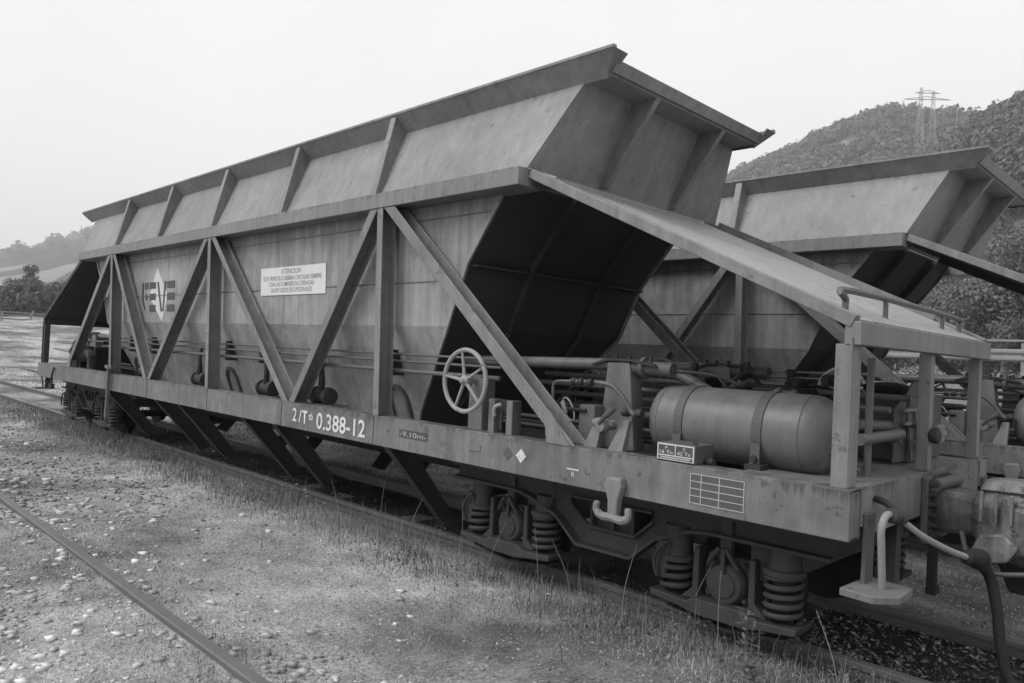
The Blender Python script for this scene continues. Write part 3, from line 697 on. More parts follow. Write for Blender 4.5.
    for xa, xb_, za, zb_ in ((5.752, 5.854, 1.012, 1.064), (5.860, 5.963, 1.012, 1.064), (5.752, 5.963, .990, 1.006)):
        once(A(MB().box(xa, xb_, yb-.0042, yb-.0032, za, zb_), 'plate_cell', 'dark_print', lb))
    for body, x_, z_, h_, w_ in (('P', 5.797, 1.042, .016, .012), ('16 Tn', 5.762, 1.017, .019, .08), ('O', 5.905, 1.042, .016, .013), ('42 Tn', 5.87, 1.017, .019, .08)):
        once(text('lettering', body, 'white_print', lb, x_, z_, h_, yb-.0045, width=w_, depth=.001))
    once(A(MB().box(5.765, 5.95, yb-.0052, yb-.0045, .994, 1.002), 'plate_dashes', 'grey_print', lb))
    # warning sign
    L1 = lambda o: lean(once(o), -1)
    sg = L1(A(MB().box(.862, 2.085, -1.0075, -1.0025, 1.972, 2.243), 'warning_sign', 'sign_white', near_side, label='white rectangular warning sign with faded lettering'))
    for body, x_, z_, h_, w_ in (('ATENCION', 1.27, 2.177, .048, .38), ('ESTE VEHICULO DEBERA CIRCULAR SIEMPRE', .92, 2.116, .042, 1.10), ('CON LAS COMPUERTAS CERRADAS', 1.03, 2.058, .042, .86), ('SALVO CASOS EXCEPCIONALES', 1.07, 2.0, .042, .78)):
        L1(text('lettering', body, 'sign_letters', sg, x_, z_, h_, -1.0078, width=w_, bold=.012))
    # railway emblem: pale lozenge with stencilled letters
    dx_ = -.055
    lz = L1(A(MB().prism([(-2.15+dx_, 2.03), (-1.70+dx_, 1.70), (-1.52+dx_, 2.03), (-1.88+dx_, 2.385)], 'y', -1.0035, -1.0005), 'emblem_lozenge', 'logo_pale', near_side))
    def pol(*p): L1(A(MB().prism([(q[0]+dx_, q[1]) for q in p], 'y', -1.0065, -1.0037), 'emblem_letter', 'dark_print', near_side))
    def blk(x0_, x1_, zc): pol((x0_, zc-.042), (x1_, zc-.042), (x1_, zc+.042), (x0_, zc+.042))
    pol((-2.40, 1.98), (-2.345, 1.98), (-2.345, 2.205), (-2.40, 2.205)); pol((-2.31, 1.85), (-2.265, 1.85), (-2.345, 1.976), (-2.40, 1.976))
    blk(-2.30, -2.18, 2.163); pol((-2.29, 2.02), (-2.24, 1.97), (-2.19, 2.02), (-2.24, 2.07))
    for z_ in (2.163, 2.018, 1.872): blk(-2.13, -1.915, z_); blk(-1.545, -1.31, z_)
    pol((-1.745, 1.83), (-1.695, 1.83), (-1.82, 2.205), (-1.875, 2.205)); pol((-1.69, 1.83), (-1.645, 1.83), (-1.575, 2.205), (-1.63, 2.205))
    return w
def smooth_path2(pts):
    return [(p.x, p.y) for p in smooth_path([(a, b_, 0) for a, b_ in pts], 4)]

def spring_pts(c, r, z0, z1, turns, k=14):
    n_ = int(turns*k); return [(c[0]+r*math.cos(2*math.pi*i/k), c[1]+r*math.sin(2*math.pi*i/k), z0+(z1-z0)*i/n_) for i in range(n_+1)]
def bogie(w, e):
    cx = e*5.15; hb = .835; AZ = .30
    b_ = MB()
    b_.box(cx-.16, cx+.16, -.78, .78, .40, .60); b_.box(cx-.95, cx+.95, -.46, -.40, .38, .55); b_.box(cx-.95, cx+.95, .40, .46, .38, .55)
    b_.cyl((cx, 0, .58), (cx, 0, ZSB+.01), .2, 20); b_.box(cx-1.25, cx-1.15, -.78, .78, .44, .56); b_.box(cx+1.15, cx+1.25, -.78, .78, .44, .56)
    bo = b_.build('bogie', 'bogie_steel', w, bevel=.006)
    def A(mb, name, mat='bogie_steel', **k): return mb.build(name, mat, bo, **k)
    for sx in (-1, 1):
        ax = cx+sx*hb
        A(MB().cyl((ax, -.80, AZ), (ax, .80, AZ), .055, 14), 'axle', 'black_steel', smooth=True)
        for s in (-1, 1):
            A(MB().lathe((ax, s*.47, AZ), (0, s, 0), [(0, .05), (.01, .12), (.03, .12), (.04, .24), (.02, .325), (.035, .325), (.05, .302), (.13, .298), (.135, .265), (.10, .24), (.085, .11), (.10, .09), (.15, .09)], 40), 'wheel', 'black_steel', smooth=True)
            # axle box with cover, hanger and saddle strap
            A(MB().lathe((ax, s*.70, AZ), (0, s, 0), [(0, .10), (.0, .125), (.10, .125), (.13, .118), (.15, .10), (.158, .03)], 28), 'axle_box', smooth=True)
            A(MB().prism([(ax-.14, .19), (ax+.14, .19), (ax+.16, .32), (ax+.13, .45), (ax-.13, .45), (ax-.16, .32)], 'y', s*.685, s*.79), 'box_housing', bevel=.01)
            A(MB().lathe((ax, s*.855, AZ), (0, s, 0), [(0, .07), (.006, .07), (.008, .055)], 20), 'box_cover', 'dirty_steel', smooth=True)
            A(MB().tube(smooth_path([(ax-.09, s*.86, AZ+.10), (ax-.05, s*.875, AZ+.16), (ax-.02, s*.87, AZ+.20)], 3), .014, 6), 'retainer', smooth=True); A(MB().tube(smooth_path([(ax+.09, s*.86, AZ+.10), (ax+.05, s*.875, AZ+.16), (ax+.02, s*.87, AZ+.20)], 3), .014, 6), 'retainer', smooth=True)
            for dx, dz in ((-.095, .125), (.095, .125), (-.11, -.07), (.11, -.07)): A(MB().lathe((ax+dx, s*.788, AZ+dz), (0, s, 0), [(0, .024), (.015, .024), (.016, .015), (.035, .015)], 6), 'bolt')
            A(MB().box(ax-.035, ax+.035, *sorted((s*.80, s*.84)), .44, .68).box(ax-.085, ax+.085, *sorted((s*.79, s*.85)), .66, .70), 'hanger', bevel=.006)
            A(MB().box(ax-.012, ax+.012, *sorted((s*.835, s*.87)), .36, .50), 'hanger_pin', 'dirty_steel')
            for q in (-1, 1):
                sxx = ax+q*.32; sy = s*.80
                zc = .425 if q == 1 else .365
                A(MB().tube(spring_pts((sxx, sy), .088, .185, zc+.005, 5.1 if q == 1 else 3.6), .0155, 8), 'coil_spring', smooth=True)
                A(MB().tube(spring_pts((sxx, sy), .05, .185, zc, 7), .009, 6), 'inner_spring', 'dirty_steel', smooth=True)
                A(MB().lathe((sxx, sy, zc), (0, 0, 1), [(0, .06), (.002, .112), (.03, .112), (.035, .085), (.50-zc, .08), (.565-zc, .08)], 24), 'spring_cap', smooth=True)
                if q == -1:
                    A(MB().hexa([(sxx-.115, s*.80, .25), (sxx-.03, s*.80, .25), (sxx-.03, s*.90, .25), (sxx-.115, s*.88, .25), (sxx-.10, s*.80, .50), (sxx+.01, s*.80, .50), (sxx+.01, s*.90, .47), (sxx-.10, s*.88, .47)]), 'damper_casting', bevel=.02)
                    A(MB().tube(smooth_path([(sxx-.07, s*.91, .27), (sxx-.09, s*.915, .36), (sxx-.05, s*.915, .44), (sxx-.0, s*.905, .48)], 4), .012, 6), 'damper_link', 'dirty_steel', smooth=True)
                else:
                    A(MB().hexa([(sxx-.19, s*.74, .36), (sxx-.10, s*.74, .36), (sxx-.10, s*.80, .36), (sxx-.19, s*.80, .36), (sxx-.19, s*.74, .56), (sxx+.06, s*.74, .56), (sxx+.06, s*.80, .56), (sxx-.19, s*.80, .56)]), 'spring_bracket')
                # side cheek between axle box and spring
                A(MB().prism([(ax+q*.15, .47), (ax+q*.185, .47), (ax+q*.19, .24), (ax+q*.26, .175), (ax+q*.15, .175)] , 'y', s*.72, s*.86), 'guide_cheek', bevel=.008)
            A(MB().prism([(ax-.44, .185), (ax-.435, .150), (ax-.25, .130), (ax-.13, .110), (ax+.13, .110), (ax+.25, .130), (ax+.435, .150), (ax+.44, .185), (ax+.20, .172), (ax+.15, .20), (ax-.15, .20), (ax-.20, .172)], 'y', s*.70, s*.905), 'spring_seat', bevel=.006)
            A(MB().prism([(ax-.36, .10), (ax, .06), (ax+.36, .10), (ax+.36, .09), (ax, .045), (ax-.36, .09)], 'y', s*.76, s*.84), 'tie_strap')
    for s in (-1, 1):
        # fabricated side frame: trapezoid belly with slotted web and an edge flange
        top, bot = .645, .31
        outer = [(cx-1.28, .60), (cx-1.28, .49), (cx-.62, .535), (cx-.40, .46), (cx-.20, bot), (cx+.22, bot), (cx+.40, .46), (cx+.62, .55), (cx+1.28, .57), (cx+1.28, .66), (cx-.2, .69)]
        outer = [(cx-1.42, .66), (cx-1.42, .565), (cx-.75, .565), (cx-.60, .535), (cx-.37, .455), (cx-.20, bot), (cx+.22, bot), (cx+.39, .455), (cx+.62, .55), (cx+.75, .565), (cx+1.42, .565), (cx+1.42, .66)]
        hole = [(cx-.285, .60), (cx-.285, .54), (cx-.14, .43), (cx+.22, .43), (cx+.345, .54), (cx+.345, .60)]
        bm = bmesh.new(); y0, y1 = s*.80, s*.815
        o_ = [bm.verts.new((p[0], y0, p[1])) for p in outer]; h_ = [bm.verts.new((p[0], y0, p[1])) for p in hole]
        ed = [bm.edges.new((o_[i], o_[(i+1) % len(o_)])) for i in range(len(o_))]+[bm.edges.new((h_[i], h_[(i+1) % len(h_)])) for i in range(len(h_))]
        bmesh.ops.triangle_fill(bm, edges=ed, use_beauty=True, use_dissolve=False)
        ex = bmesh.ops.extrude_face_region(bm, geom=bm.faces[:]); bmesh.ops.translate(bm, vec=(0, y1-y0, 0), verts=[v for v in ex['geom'] if isinstance(v, bmesh.types.BMVert)])
        bmesh.ops.recalc_face_normals(bm, faces=bm.faces)
        me = bpy.data.meshes.new('side_frame'); bm.to_mesh(me); bm.free(); me.materials.append(MATS['bogie_steel'])
        sf = bpy.data.objects.new('side_frame', me); COL.objects.link(sf); sf.parent = bo
        m_ = MB(); fl = outer[1:-1]
        for p, q in zip(fl[:-1], fl[1:]): m_.beam((p[0], s*.84, p[1]), (q[0], s*.84, q[1]), .018, .09, (0, 1, 0))
        A(m_, 'frame_flange')
        m_ = MB(); m_.tube([(p[0], s*.83, p[1]) for p in hole], .012, 6, closed=True); A(m_, 'slot_rim')
        for x_ in (cx-.12, cx+.05, cx+.2): A(MB().box(x_-.009, x_+.009, *sorted((s*.795, s*.825)), .425, .605), 'slot_bar')
        A(MB().box(cx-1.45, cx+1.45, *sorted((s*.70, s*.86)), .655, .675), 'top_flange')
        A(MB().tube(smooth_path([(cx-.42, s*.87, .73), (cx-.40, s*.875, .60), (cx-.45, s*.87, .50), (cx-.47, s*.86, .44)], 4), .007, 6), 'brake_line', 'dirty_steel')
        # brake shoe hangers
        for q in (-1, 1):
            A(MB().tube(smooth_path([(cx+q*.47, s*.76, .64), (cx+q*.455, s*.78, .45), (cx+q*.46, s*.76, .28)], 4), .014, 6), 'brake_hanger', 'bogie_steel', smooth=True)
    return bo

def machinery(w, e):
    """e=+1: the end with the air tank; e=-1: the end with the brake cylinder and winch"""
    def A(mb, name, mat='pipe_paint', par=w, **k): return mb.build(name, mat, par, **k)
    X = lambda v: e*v
    # cylinder bracket: tapered plate frame
    for y_ in (-.80, .45):
        br = A(MB().hexa([(X(5.05), y_-.02, ZS-.03), (X(5.33), y_-.02, ZS-.03), (X(5.33), y_+.10, ZS-.03), (X(5.05), y_+.10, ZS-.03), (X(5.10), y_-.02, 1.49), (X(5.27), y_-.02, 1.49), (X(5.27), y_+.10, 1.49), (X(5.10), y_+.10, 1.49)]), 'cylinder_bracket', 'frame_paint', bevel=.008)
        A(MB().prism([(X(4.98), 1.462), (X(5.10), 1.497), (X(5.27), 1.499), (X(5.47), 1.472), (X(5.45), 1.488), (X(5.28), 1.515), (X(5.09), 1.513), (X(4.98), 1.475)], 'y', y_-.03, y_+.11), 'bracket_clamp', 'dirty_steel', br)
        for dx in (5.06, 5.14, 5.24, 5.4): A(MB().cyl((X(dx), y_+.02, 1.49), (X(dx), y_+.02, 1.535), .014, 6), 'clamp_bolt', 'dirty_steel', br)
        A(MB().cyl((X(3.7), y_+.03, 1.445), (X(5.1), y_+.03, 1.475), .038, 14), 'door_cylinder_rod', 'tank_paint', smooth=True)
        A(MB().lathe((X(5.27), y_+.04, 1.465), (e, 0, -.03), [(0, .05), (.06, .05), (.065, .07), (.09, .07), (.1, .045), (.28, .045)], 14), 'cylinder_gland', 'bare_plate', smooth=True)
    # curved pipe dropping from the bracket towards the buffer beam
    A(MB().tube(smooth_path([(X(4.95), -.35, 1.452), (X(5.23), -.35, 1.45), (X(5.41), -.35, 1.395), (X(5.57), -.35, 1.325), (X(5.85), -.35, 1.20)], 6), .036, 12), 'delivery_pipe', 'tank_paint', smooth=True)
    # valve block and pipes behind the tank
    for (x0, x1, y0, y1, z0, z1) in ((5.42, 5.62, -.62, -.40, .98, 1.32), (5.36, 5.50, -.30, -.05, .98, 1.42), (5.75, 6.05, -.25, .15, .98, 1.38), (5.5, 5.9, .25, .65, .98, 1.3)):
        A(MB().box(*sorted((X(x0), X(x1))), y0, y1, z0, z1), 'valve_block', 'black_steel', bevel=.015)
    rr = random.Random(5)
    for k in range(18):
        x_ = rr.uniform(5.30, 6.1); y_ = rr.uniform(-.55, .6); z_ = rr.uniform(1.0, 1.45); r_ = rr.uniform(.02, .045); d = rr.choice(((1, 0, 0), (0, 1, 0), (0, 0, 1)))
        A(MB().lathe((X(x_), y_, z_), (d[0]*e, d[1], d[2]), [(0, r_*.6), (.02, r_*.6), (.021, r_), (.05, r_), (.051, r_*.7), (.11, r_*.7), (.112, r_*.9), (.14, r_*.85)], 8), 'pipe_fitting', rr.choice(('dirty_steel', 'bare_plate', 'black_steel', 'pipe_paint')), smooth=True)
    for y_, z_, r_ in ((-.72, 1.075, .012), (-.68, 1.035, .010), (-.62, 1.0, .012), (.0, 1.12, .016), (.28, 1.2, .02), (-.2, 1.3, .018), (.62, 1.10, .02), (.15, 1.36, .02)):
        A(MB().cyl((X(3.7), y_, z_), (X(6.6), y_, z_), r_, 8), 'control_pipe', 'pipe_paint', smooth=True)
    for k in range(11):        # slack hoses between the valve blocks
        a_ = Vector((X(rr.uniform(5.25, 5.7)), rr.uniform(-.6, .4), rr.uniform(1.15, 1.45))); b_ = Vector((X(rr.uniform(5.5, 6.4)), rr.uniform(-.4, .6), rr.uniform(1.0, 1.35)))
        c_ = (a_+b_)/2+Vector((0, rr.uniform(-.1, .1), rr.choice((-.12, .14))))
        A(MB().tube(smooth_path([a_, c_, b_], 6), rr.uniform(.008, .016), 8), 'flexible_hose', rr.choice(('hose_rubber', 'hose_rubber', 'dirty_steel', 'pipe_paint')), smooth=True)
    # vertical lock post inboard
    A(MB().box(*sorted((X(4.965), X(5.09))), -.92, -.80, ZS-.03, 1.21), 'guide_post', 'frame_paint', bevel=.006)
    A(MB().cyl((X(4.6), -.93, 1.175), (X(5.03), -.93, 1.175), .010, 8), 'guide_pin', 'dirty_steel')
    # goose-neck air pipe with small ring handle
    A(MB().tube(smooth_path([(X(4.81), -1.0, 1.21), (X(4.805), -1.0, 1.31), (X(4.83), -1.0, 1.345), (X(4.90), -1.0, 1.352), (X(4.96), -.99, 1.355)], 4), .010, 8), 'goose_neck', 'pipe_paint', smooth=True)
    A(MB().tube([(X(4.94), -.99, 1.354), (X(5.12), -.95, 1.358)], .016, 8), 'goose_hose', 'pipe_paint', smooth=True)
    for dx in (.02, .09, .18): A(MB().lathe((X(4.93+dx*.8), -.98, 1.355), (1, 0, 0), [(0, .016), (.001, .024), (.035, .024), (.036, .016)], 8), 'hose_union', 'dirty_steel', smooth=True)
    A(MB().tube(smooth_path([(X(5.10), -.95, 1.358), (X(5.22), -.93, 1.345), (X(5.30), -.92, 1.28), (X(5.36), -.91, 1.20), (X(5.40), -.90, 1.178), (X(5.46), -.80, 1.175)], 5), .016, 8), 'supply_pipe', 'pipe_paint', smooth=True)
    A(MB().lathe((X(5.30), -.905, 1.19), (e, 0, 0), [(0, .016), (.002, .028), (.04, .028), (.042, .018), (.1, .018), (.102, .028), (.14, .026)], 10), 'pipe_union', 'dirty_steel', smooth=True)
    A(MB().tube(smooth_path([(X(4.945+.04*math.cos(a)-.03*math.sin(a)), -1.0, 1.178+.07*math.sin(a)) for a in [R(10+k*34) for k in range(11)]], 3), .006, 6), 'ring_handle', 'wheel_paint', smooth=True)
    A(MB().beam((X(4.895), -1.0, 1.225), (X(4.92), -1.0, 1.145), .03, .02), 'ring_grip', 'wheel_paint', bevel=.004)
    # cock lever on two slanted stays
    for x_ in (5.185, 5.375):
        A(MB().hexa([(X(x_-.05), -1.09, ZS-.02), (X(x_+.06), -1.09, ZS-.02), (X(x_+.06), -1.04, ZS-.02), (X(x_-.05), -1.04, ZS-.02), (X(x_+.015), -1.03, 1.15), (X(x_+.06), -1.03, 1.15), (X(x_+.06), -.99, 1.15), (X(x_+.015), -.99, 1.15)]), 'stay', 'frame_paint', bevel=.004)
    A(MB().lathe((X(5.26), -1.09, 1.11), (.2*e, 1, 0), [(0, .02), (.005, .042), (.05, .045), (.06, .03), (.12, .03)], 12).lathe((X(5.19), -1.05, 1.12), (e, 0, 0), [(0, .02), (.02, .03), (.08, .03), (.11, .018), (.15, .016)], 10), 'stop_cock', 'hook_casting', smooth=True)
    A(MB().tube(smooth_path([(X(5.26), -1.09, 1.12), (X(5.31), -1.10, 1.165), (X(5.36), -1.105, 1.205), (X(5.375), -1.105, 1.225)], 3), [.012, .013, .014, .016, .018, .02, .02, .02, .02, .02][:10], 8), 'cock_lever', 'bare_plate', smooth=True)
    if e == 1:
        ty, tz, tr = -.66, 1.155, .214
        tk = A(MB().lathe((5.46, ty, tz), (1, 0, 0), [(-.055, .02), (-.05, .10), (-.03, .16), (0, .198), (.03, .21), (.05, tr), (.055, tr-.004), (.06, tr), (.91, tr), (.915, tr-.004), (.92, tr), (.955, .209), (.99, .187), (1.015, .145), (1.03, .09), (1.035, .02)], 48), 'air_tank', 'tank_paint', smooth=True)
        A(MB().lathe((6.493, ty-.02, tz-.02), (1, 0, 0), [(0, .035), (.02, .035), (.022, .022), (.05, .022), (.052, .012), (.06, .012)], 8), 'tank_plug', 'dirty_steel', tk)
        for x_ in (5.665, 6.15):
            m_ = MB(); P_ = [(x_, ty+(tr+.004)*math.cos(a), tz+(tr+.004)*math.sin(a)) for a in [R(200-k*8) for k in range(29)]]
            for p, q in zip(P_[:-1], P_[1:]): m_.beam(p, q, .055, .006, (0, p[1]-ty, p[2]-tz))
            m_.beam((x_, ty-tr-.004, tz-.06), (x_, ty-tr-.004, ZS-.01), .055, .006, (0, 1, 0))
            A(m_, 'tank_strap', 'bare_plate', tk)
            A(MB().cyl((x_, ty-tr-.03, 1.015), (x_, ty-tr+.0, 1.015), .018, 8).box(x_-.04, x_+.05, ty-tr-.04, ty-tr+.06, .955, .985), 'strap_bolt', 'dirty_steel', tk)
            A(MB().hexa([(x_-.03, ty-.2, ZS-.03), (x_+.03, ty-.2, ZS-.03), (x_+.03, ty+.2, ZS-.03), (x_-.03, ty+.2, ZS-.03), (x_-.03, ty-.1, tz-.19), (x_+.03, ty-.1, tz-.19), (x_+.03, ty+.1, tz-.19), (x_-.03, ty+.1, tz-.19)]), 'tank_saddle', 'frame_paint', tk)
        # cabinet, ladder-like plates and cross pipes under the deck end
        cb = A(MB().box(6.25, 6.55, .30, .95, ZS-.012, 1.36), 'control_cabinet', 'bare_plate', bevel=.012)
        A(MB().prism([(.10, ZS), (.75, ZS), (.75, 1.36), (.62, 1.46), (.42, 1.46), (.30, 1.38), (.10, 1.30)], 'x', 6.52, 6.53), 'guard_plate', 'bare_plate')
        for y_ in (.22, .36, .50): A(MB().beam((6.56, y_, 1.30), (6.56, y_+.10, ZS), .012, .012), 'guard_bar', 'truss_paint')
        for z_ in (1.28, 1.20): A(MB().box(6.56, 6.575, .15, .50, z_, z_+.018), 'guard_rung', 'truss_paint')
        A(MB().tube(smooth_path([(6.60, .22, 1.09), (6.60, .5, 1.095), (6.6, .82, 1.13)], 4), .02, 8), 'guard_pipe', 'wheel_paint', smooth=True)
        A(MB().box(6.735, 6.76, .10, .24, 1.12, 1.22), 'tally_plate', 'truss_paint', bevel=.004); A(MB().lathe((6.73, .05, 1.165), (1, 0, 0), [(0, .03), (.02, .045), (.05, .045), (.06, .02)], 12), 'end_cock', 'dirty_steel', smooth=True)
        A(MB().cyl((6.62, -.70, 1.16), (6.62, -.08, 1.165), .030, 12), 'cross_pipe', 'pipe_paint', smooth=True)
        A(MB().cyl((6.50, -.40, 1.215), (6.50, .58, 1.17), .028, 12), 'cross_pipe', 'tank_paint', smooth=True)
        for x_, y_ in ((6.63, -.80), (6.60, -.52)): A(MB().cyl((x_, y_, ZS-.02), (x_, y_, 1.58), .02, 8), 'stand_pipe', 'pipe_paint', smooth=True)
        A(MB().lathe((6.25, .80, 1.20), (0, 0, 1), [(0, .14), (.04, .17), (.07, .17), (.08, .13), (.11, .17), (.14, .17), (.16, .13), (.19, .15), (.22, .15), (.24, .06)], 18), 'relay_valve', 'black_steel', smooth=True)
    else:
        cy = A(MB().lathe((-5.95, -.55, 1.24), (1, 0, 0), [(0, .05), (.02, .16), (.05, .20), (.10, .20), (.12, .17), (.5, .17), (.52, .20), (.56, .20), (.58, .06), (.75, .04)], 28), 'brake_cylinder', 'bare_plate', smooth=True)
        A(MB().lathe((-5.45, -.95, 1.20), (0, -1, 0), [(0, .17), (.02, .19), (.06, .19), (.07, .12), (.10, .10), (.11, .04), (.13, .04)], 24), 'brake_drum', 'black_steel', smooth=True)
        A(MB().lathe((-5.0, -.98, 1.14), (0, -1, 0), [(0, .08), (.03, .09), (.06, .09), (.08, .05), (.12, .03)], 14).lathe((-4.7, -.98, 1.2), (0, -1, 0), [(0, .06), (.03, .07), (.06, .07), (.08, .03)], 14), 'drain_valve', 'hook_casting', smooth=True)
        for x_ in (-5.55, -5.2, -4.85): A(MB().box(x_-.06, x_+.06, -.9, -.4, ZS-.03, 1.30), 'machine_block', 'black_steel', bevel=.02)
        A(MB().cyl((-6.2, -1.12, 1.23), (-5.4, -1.12, 1.20), .01, 6).cyl((-5.1, -1.1, 1.40), (-3.8, -1.08, 1.40), .012, 6), 'brake_rod', 'pipe_paint')
        A(MB().box(-5.06, -4.96, -1.18, -1.1, ZS, 1.09), 'small_bracket', 'truss_paint')
    # coupler
    XB = XE
    A(MB().box(*sorted((X(XB+.001), X(XB+.035))), -.20, .24, .60, .955), 'draft_plate', 'bare_plate', bevel=.006)
    for y_, z_ in [(q, .645+k*.055) for k in range(6) for q in (-.17, .21)]+[(-.11+k*.06, .94) for k in range(5)]:
        A(MB().lathe((X(XB+.03), y_, z_), (e, 0, 0), [(0, .02), (.02, .02), (.021, .012), (.045, .012)], 6), 'draft_bolt', 'dirty_steel')
    cp = A(MB().hexa([(X(XB+.03), -.13, .66), (X(XB+.03), .15, .66), (X(XB+.03), .15, .90), (X(XB+.03), -.13, .90), (X(XB+.25), -.13, .67), (X(XB+.25), .15, .67), (X(XB+.25), .15, .88), (X(XB+.25), -.13, .88)]), 'coupler', 'greasy_casting', bevel=.03)
    A(MB().tube([(X(XB+.06), -.17, .915), (X(XB+.09), .1, .925), (X(XB+.08), .17, .92)], .035, 10), 'carrier_bar', 'bare_plate', cp, smooth=True)
    hd = [(XB+.24, -.17, .17, .66, .90), (XB+.30, -.23, .22, .60, .955), (XB+.45, -.26, .25, .57, .96), (XB+.62, -.27, .26, .56, .94), (XB+.80, -.23, .24, .58, .92), (XB+.86, -.12, .2, .62, .88)]
    m_ = MB(); o = 0; 
    for x_, y0, y1, z0, z1 in hd:
        c = .075 if x_ > XB+.26 else .03; m_.v += [(X(x_), y0+c, z0), (X(x_), y1-c, z0), (X(x_), y1, z0+c), (X(x_), y1, z1-c), (X(x_), y1-c, z1), (X(x_), y0+c, z1), (X(x_), y0, z1-c*1.4), (X(x_), y0, z0+c)]
    for i in range(len(hd)-1):
        for j in range(8): m_.f.append((i*8+j, i*8+(j+1) % 8, (i+1)*8+(j+1) % 8, (i+1)*8+j))
    m_.f.append(tuple(range(8))[::-1]); m_.f.append(tuple(range((len(hd)-1)*8, len(hd)*8)))
    A(m_, 'coupler_head', 'greasy_casting', cp, bevel=.018)
    A(MB().box(*sorted((X(XB+.50), X(XB+.70))), -.295, -.255, .60, .85), 'head_plate', 'bare_plate', cp, bevel=.006)
    A(MB().hexa([(X(XB+.27), -.20, .93), (X(XB+.50), -.24, .94), (X(XB+.50), .0, .95), (X(XB+.27), .0, .94), (X(XB+.29), -.16, .985), (X(XB+.46), -.19, 1.0), (X(XB+.46), -.04, 1.0), (X(XB+.29), -.04, .985)]), 'head_lug', 'greasy_casting', cp, bevel=.012)
    A(MB().prism([(X(XB+.26), .62), (X(XB+.33), .58), (X(XB+.42), .60), (X(XB+.47), .68), (X(XB+.40), .74), (X(XB+.30), .72)], 'y', -.30, -.235), 'knuckle_ear', 'greasy_casting', cp, bevel=.012)
    for k in range(3): A(MB().box(*sorted((X(XB+.29+.065*k), X(XB+.305+.065*k))), -.275, -.25, .78, .93), 'head_rib', 'greasy_casting', cp, bevel=.004)
    A(MB().tube(smooth_path([(X(XB+.20), -.20, .70), (X(XB+.26), -.30, .60), (X(XB+.36), -.34, .55), (X(XB+.5), -.32, .57)], 4), .012, 6), 'uncoupling_rod', 'bare_plate', cp, smooth=True)
    A(MB().hexa([(X(XB+.35), -.16, .58), (X(XB+.6), -.16, .58), (X(XB+.6), .1, .58), (X(XB+.35), .1, .58), (X(XB+.4), -.12, .42), (X(XB+.58), -.12, .42), (X(XB+.58), .05, .42), (X(XB+.4), .05, .42)]), 'release_block', 'black_steel', cp, bevel=.01)
    A(MB().box(*sorted((X(XB+.03), X(XB+.07))), -.16, -.10, .36, .64).box(*sorted((X(XB+.03), X(XB+.08))), -.17, -.09, .33, .37), 'drop_arm', 'black_steel', cp, bevel=.004)
    # brake hoses
    A(MB().tube(smooth_path([(X(XB+.01), -.90, .91), (X(XB+.06), -.93, .905), (X(XB+.11), -.95, .885), (X(XB+.13), -.96, .86)], 4), .017, 10), 'angle_cock', 'dirty_steel', smooth=True)
    A(MB().tube(smooth_path([(X(XB+.11), -1.08, .54), (X(XB+.11), -1.11, .72), (X(XB+.11), -1.12, .82), (X(XB+.115), -1.08, .873), (X(XB+.12), -1.02, .865)], 5), .0165, 10), 'end_pipe', 'hose_pale', smooth=True)
    A(MB().lathe((X(XB+.12), -1.05, .872), (.15*e, 1, -.25), [(0, .022), (.002, .034), (.04, .034), (.042, .025), (.08, .025), (.082, .036), (.12, .03)], 10), 'hose_clamp', 'dirty_steel', smooth=True)
    A(MB().tube(smooth_path([(X(XB+.13), -.97, .855), (X(XB+.20), -.86, .77), (X(XB+.27), -.68, .69), (X(XB+.33), -.54, .643)], 6), .015, 10), 'brake_hose', 'hose_pale', smooth=True)
    A(MB().tube(smooth_path([(X(XB+.34), -.52, .63), (X(XB+.375), -.42, .56), (X(XB+.41), -.40, .40), (X(XB+.43), -.40, .24), (X(XB+.48), -.40, .06), (X(XB+.62), -.38, -.02)], 6), .026, 10), 'hanging_hose', 'hose_rubber', smooth=True)
    A(MB().lathe((X(XB+.31), -.58, .655), (.3*e, 1, -.2), [(0, .02), (.01, .035), (.05, .04), (.09, .05), (.13, .05), (.16, .03)], 10), 'hose_coupling', 'black_steel', smooth=True)
    # step
    for s in (-1, 1):
        A(MB().beam((X(XB+.024), s*1.02, .86), (X(XB+.024), s*1.03, .53), .020, .10, (0, 1, 0)), 'step_strap', 'bare_plate', bevel=.003)
        c0 = s*1.06
        A(MB().prism([(X(XB-.02), c0-.17), (X(XB+.13), c0-.19), (X(XB+.21), c0-.10), (X(XB+.20), c0+.10), (X(XB-.01), c0+.14)], 'z', .515, .548), 'step_plate', 'frame_paint', bevel=.004)
        A(MB().box(*sorted((X(XB+.001), X(XB+.013))), s*1.02-.055, s*1.02+.055, .80, ZS-.01), 'step_patch', 'truss_paint')
    A(MB().beam((X(XB+.02), -.75, .42), (X(XB-.1), -.35, .74), .10, .05), 'guard_iron', 'dirty_steel')

wagon = make_wagon()
wagon['label'] = 'front grey railway hopper wagon with warning sign, hand wheel and air tank'; wagon['category'] = 'wagon'; wagon['group'] = 'hopper wagons in the yard'
w2 = copy_tree(wagon); w2.location = (1.2, 3.5, 0)
w2['label'] = 'second grey hopper wagon on the next track, behind the front wagon'
for o in bpy.data.objects:
    if '_once' in o: del o['_once']

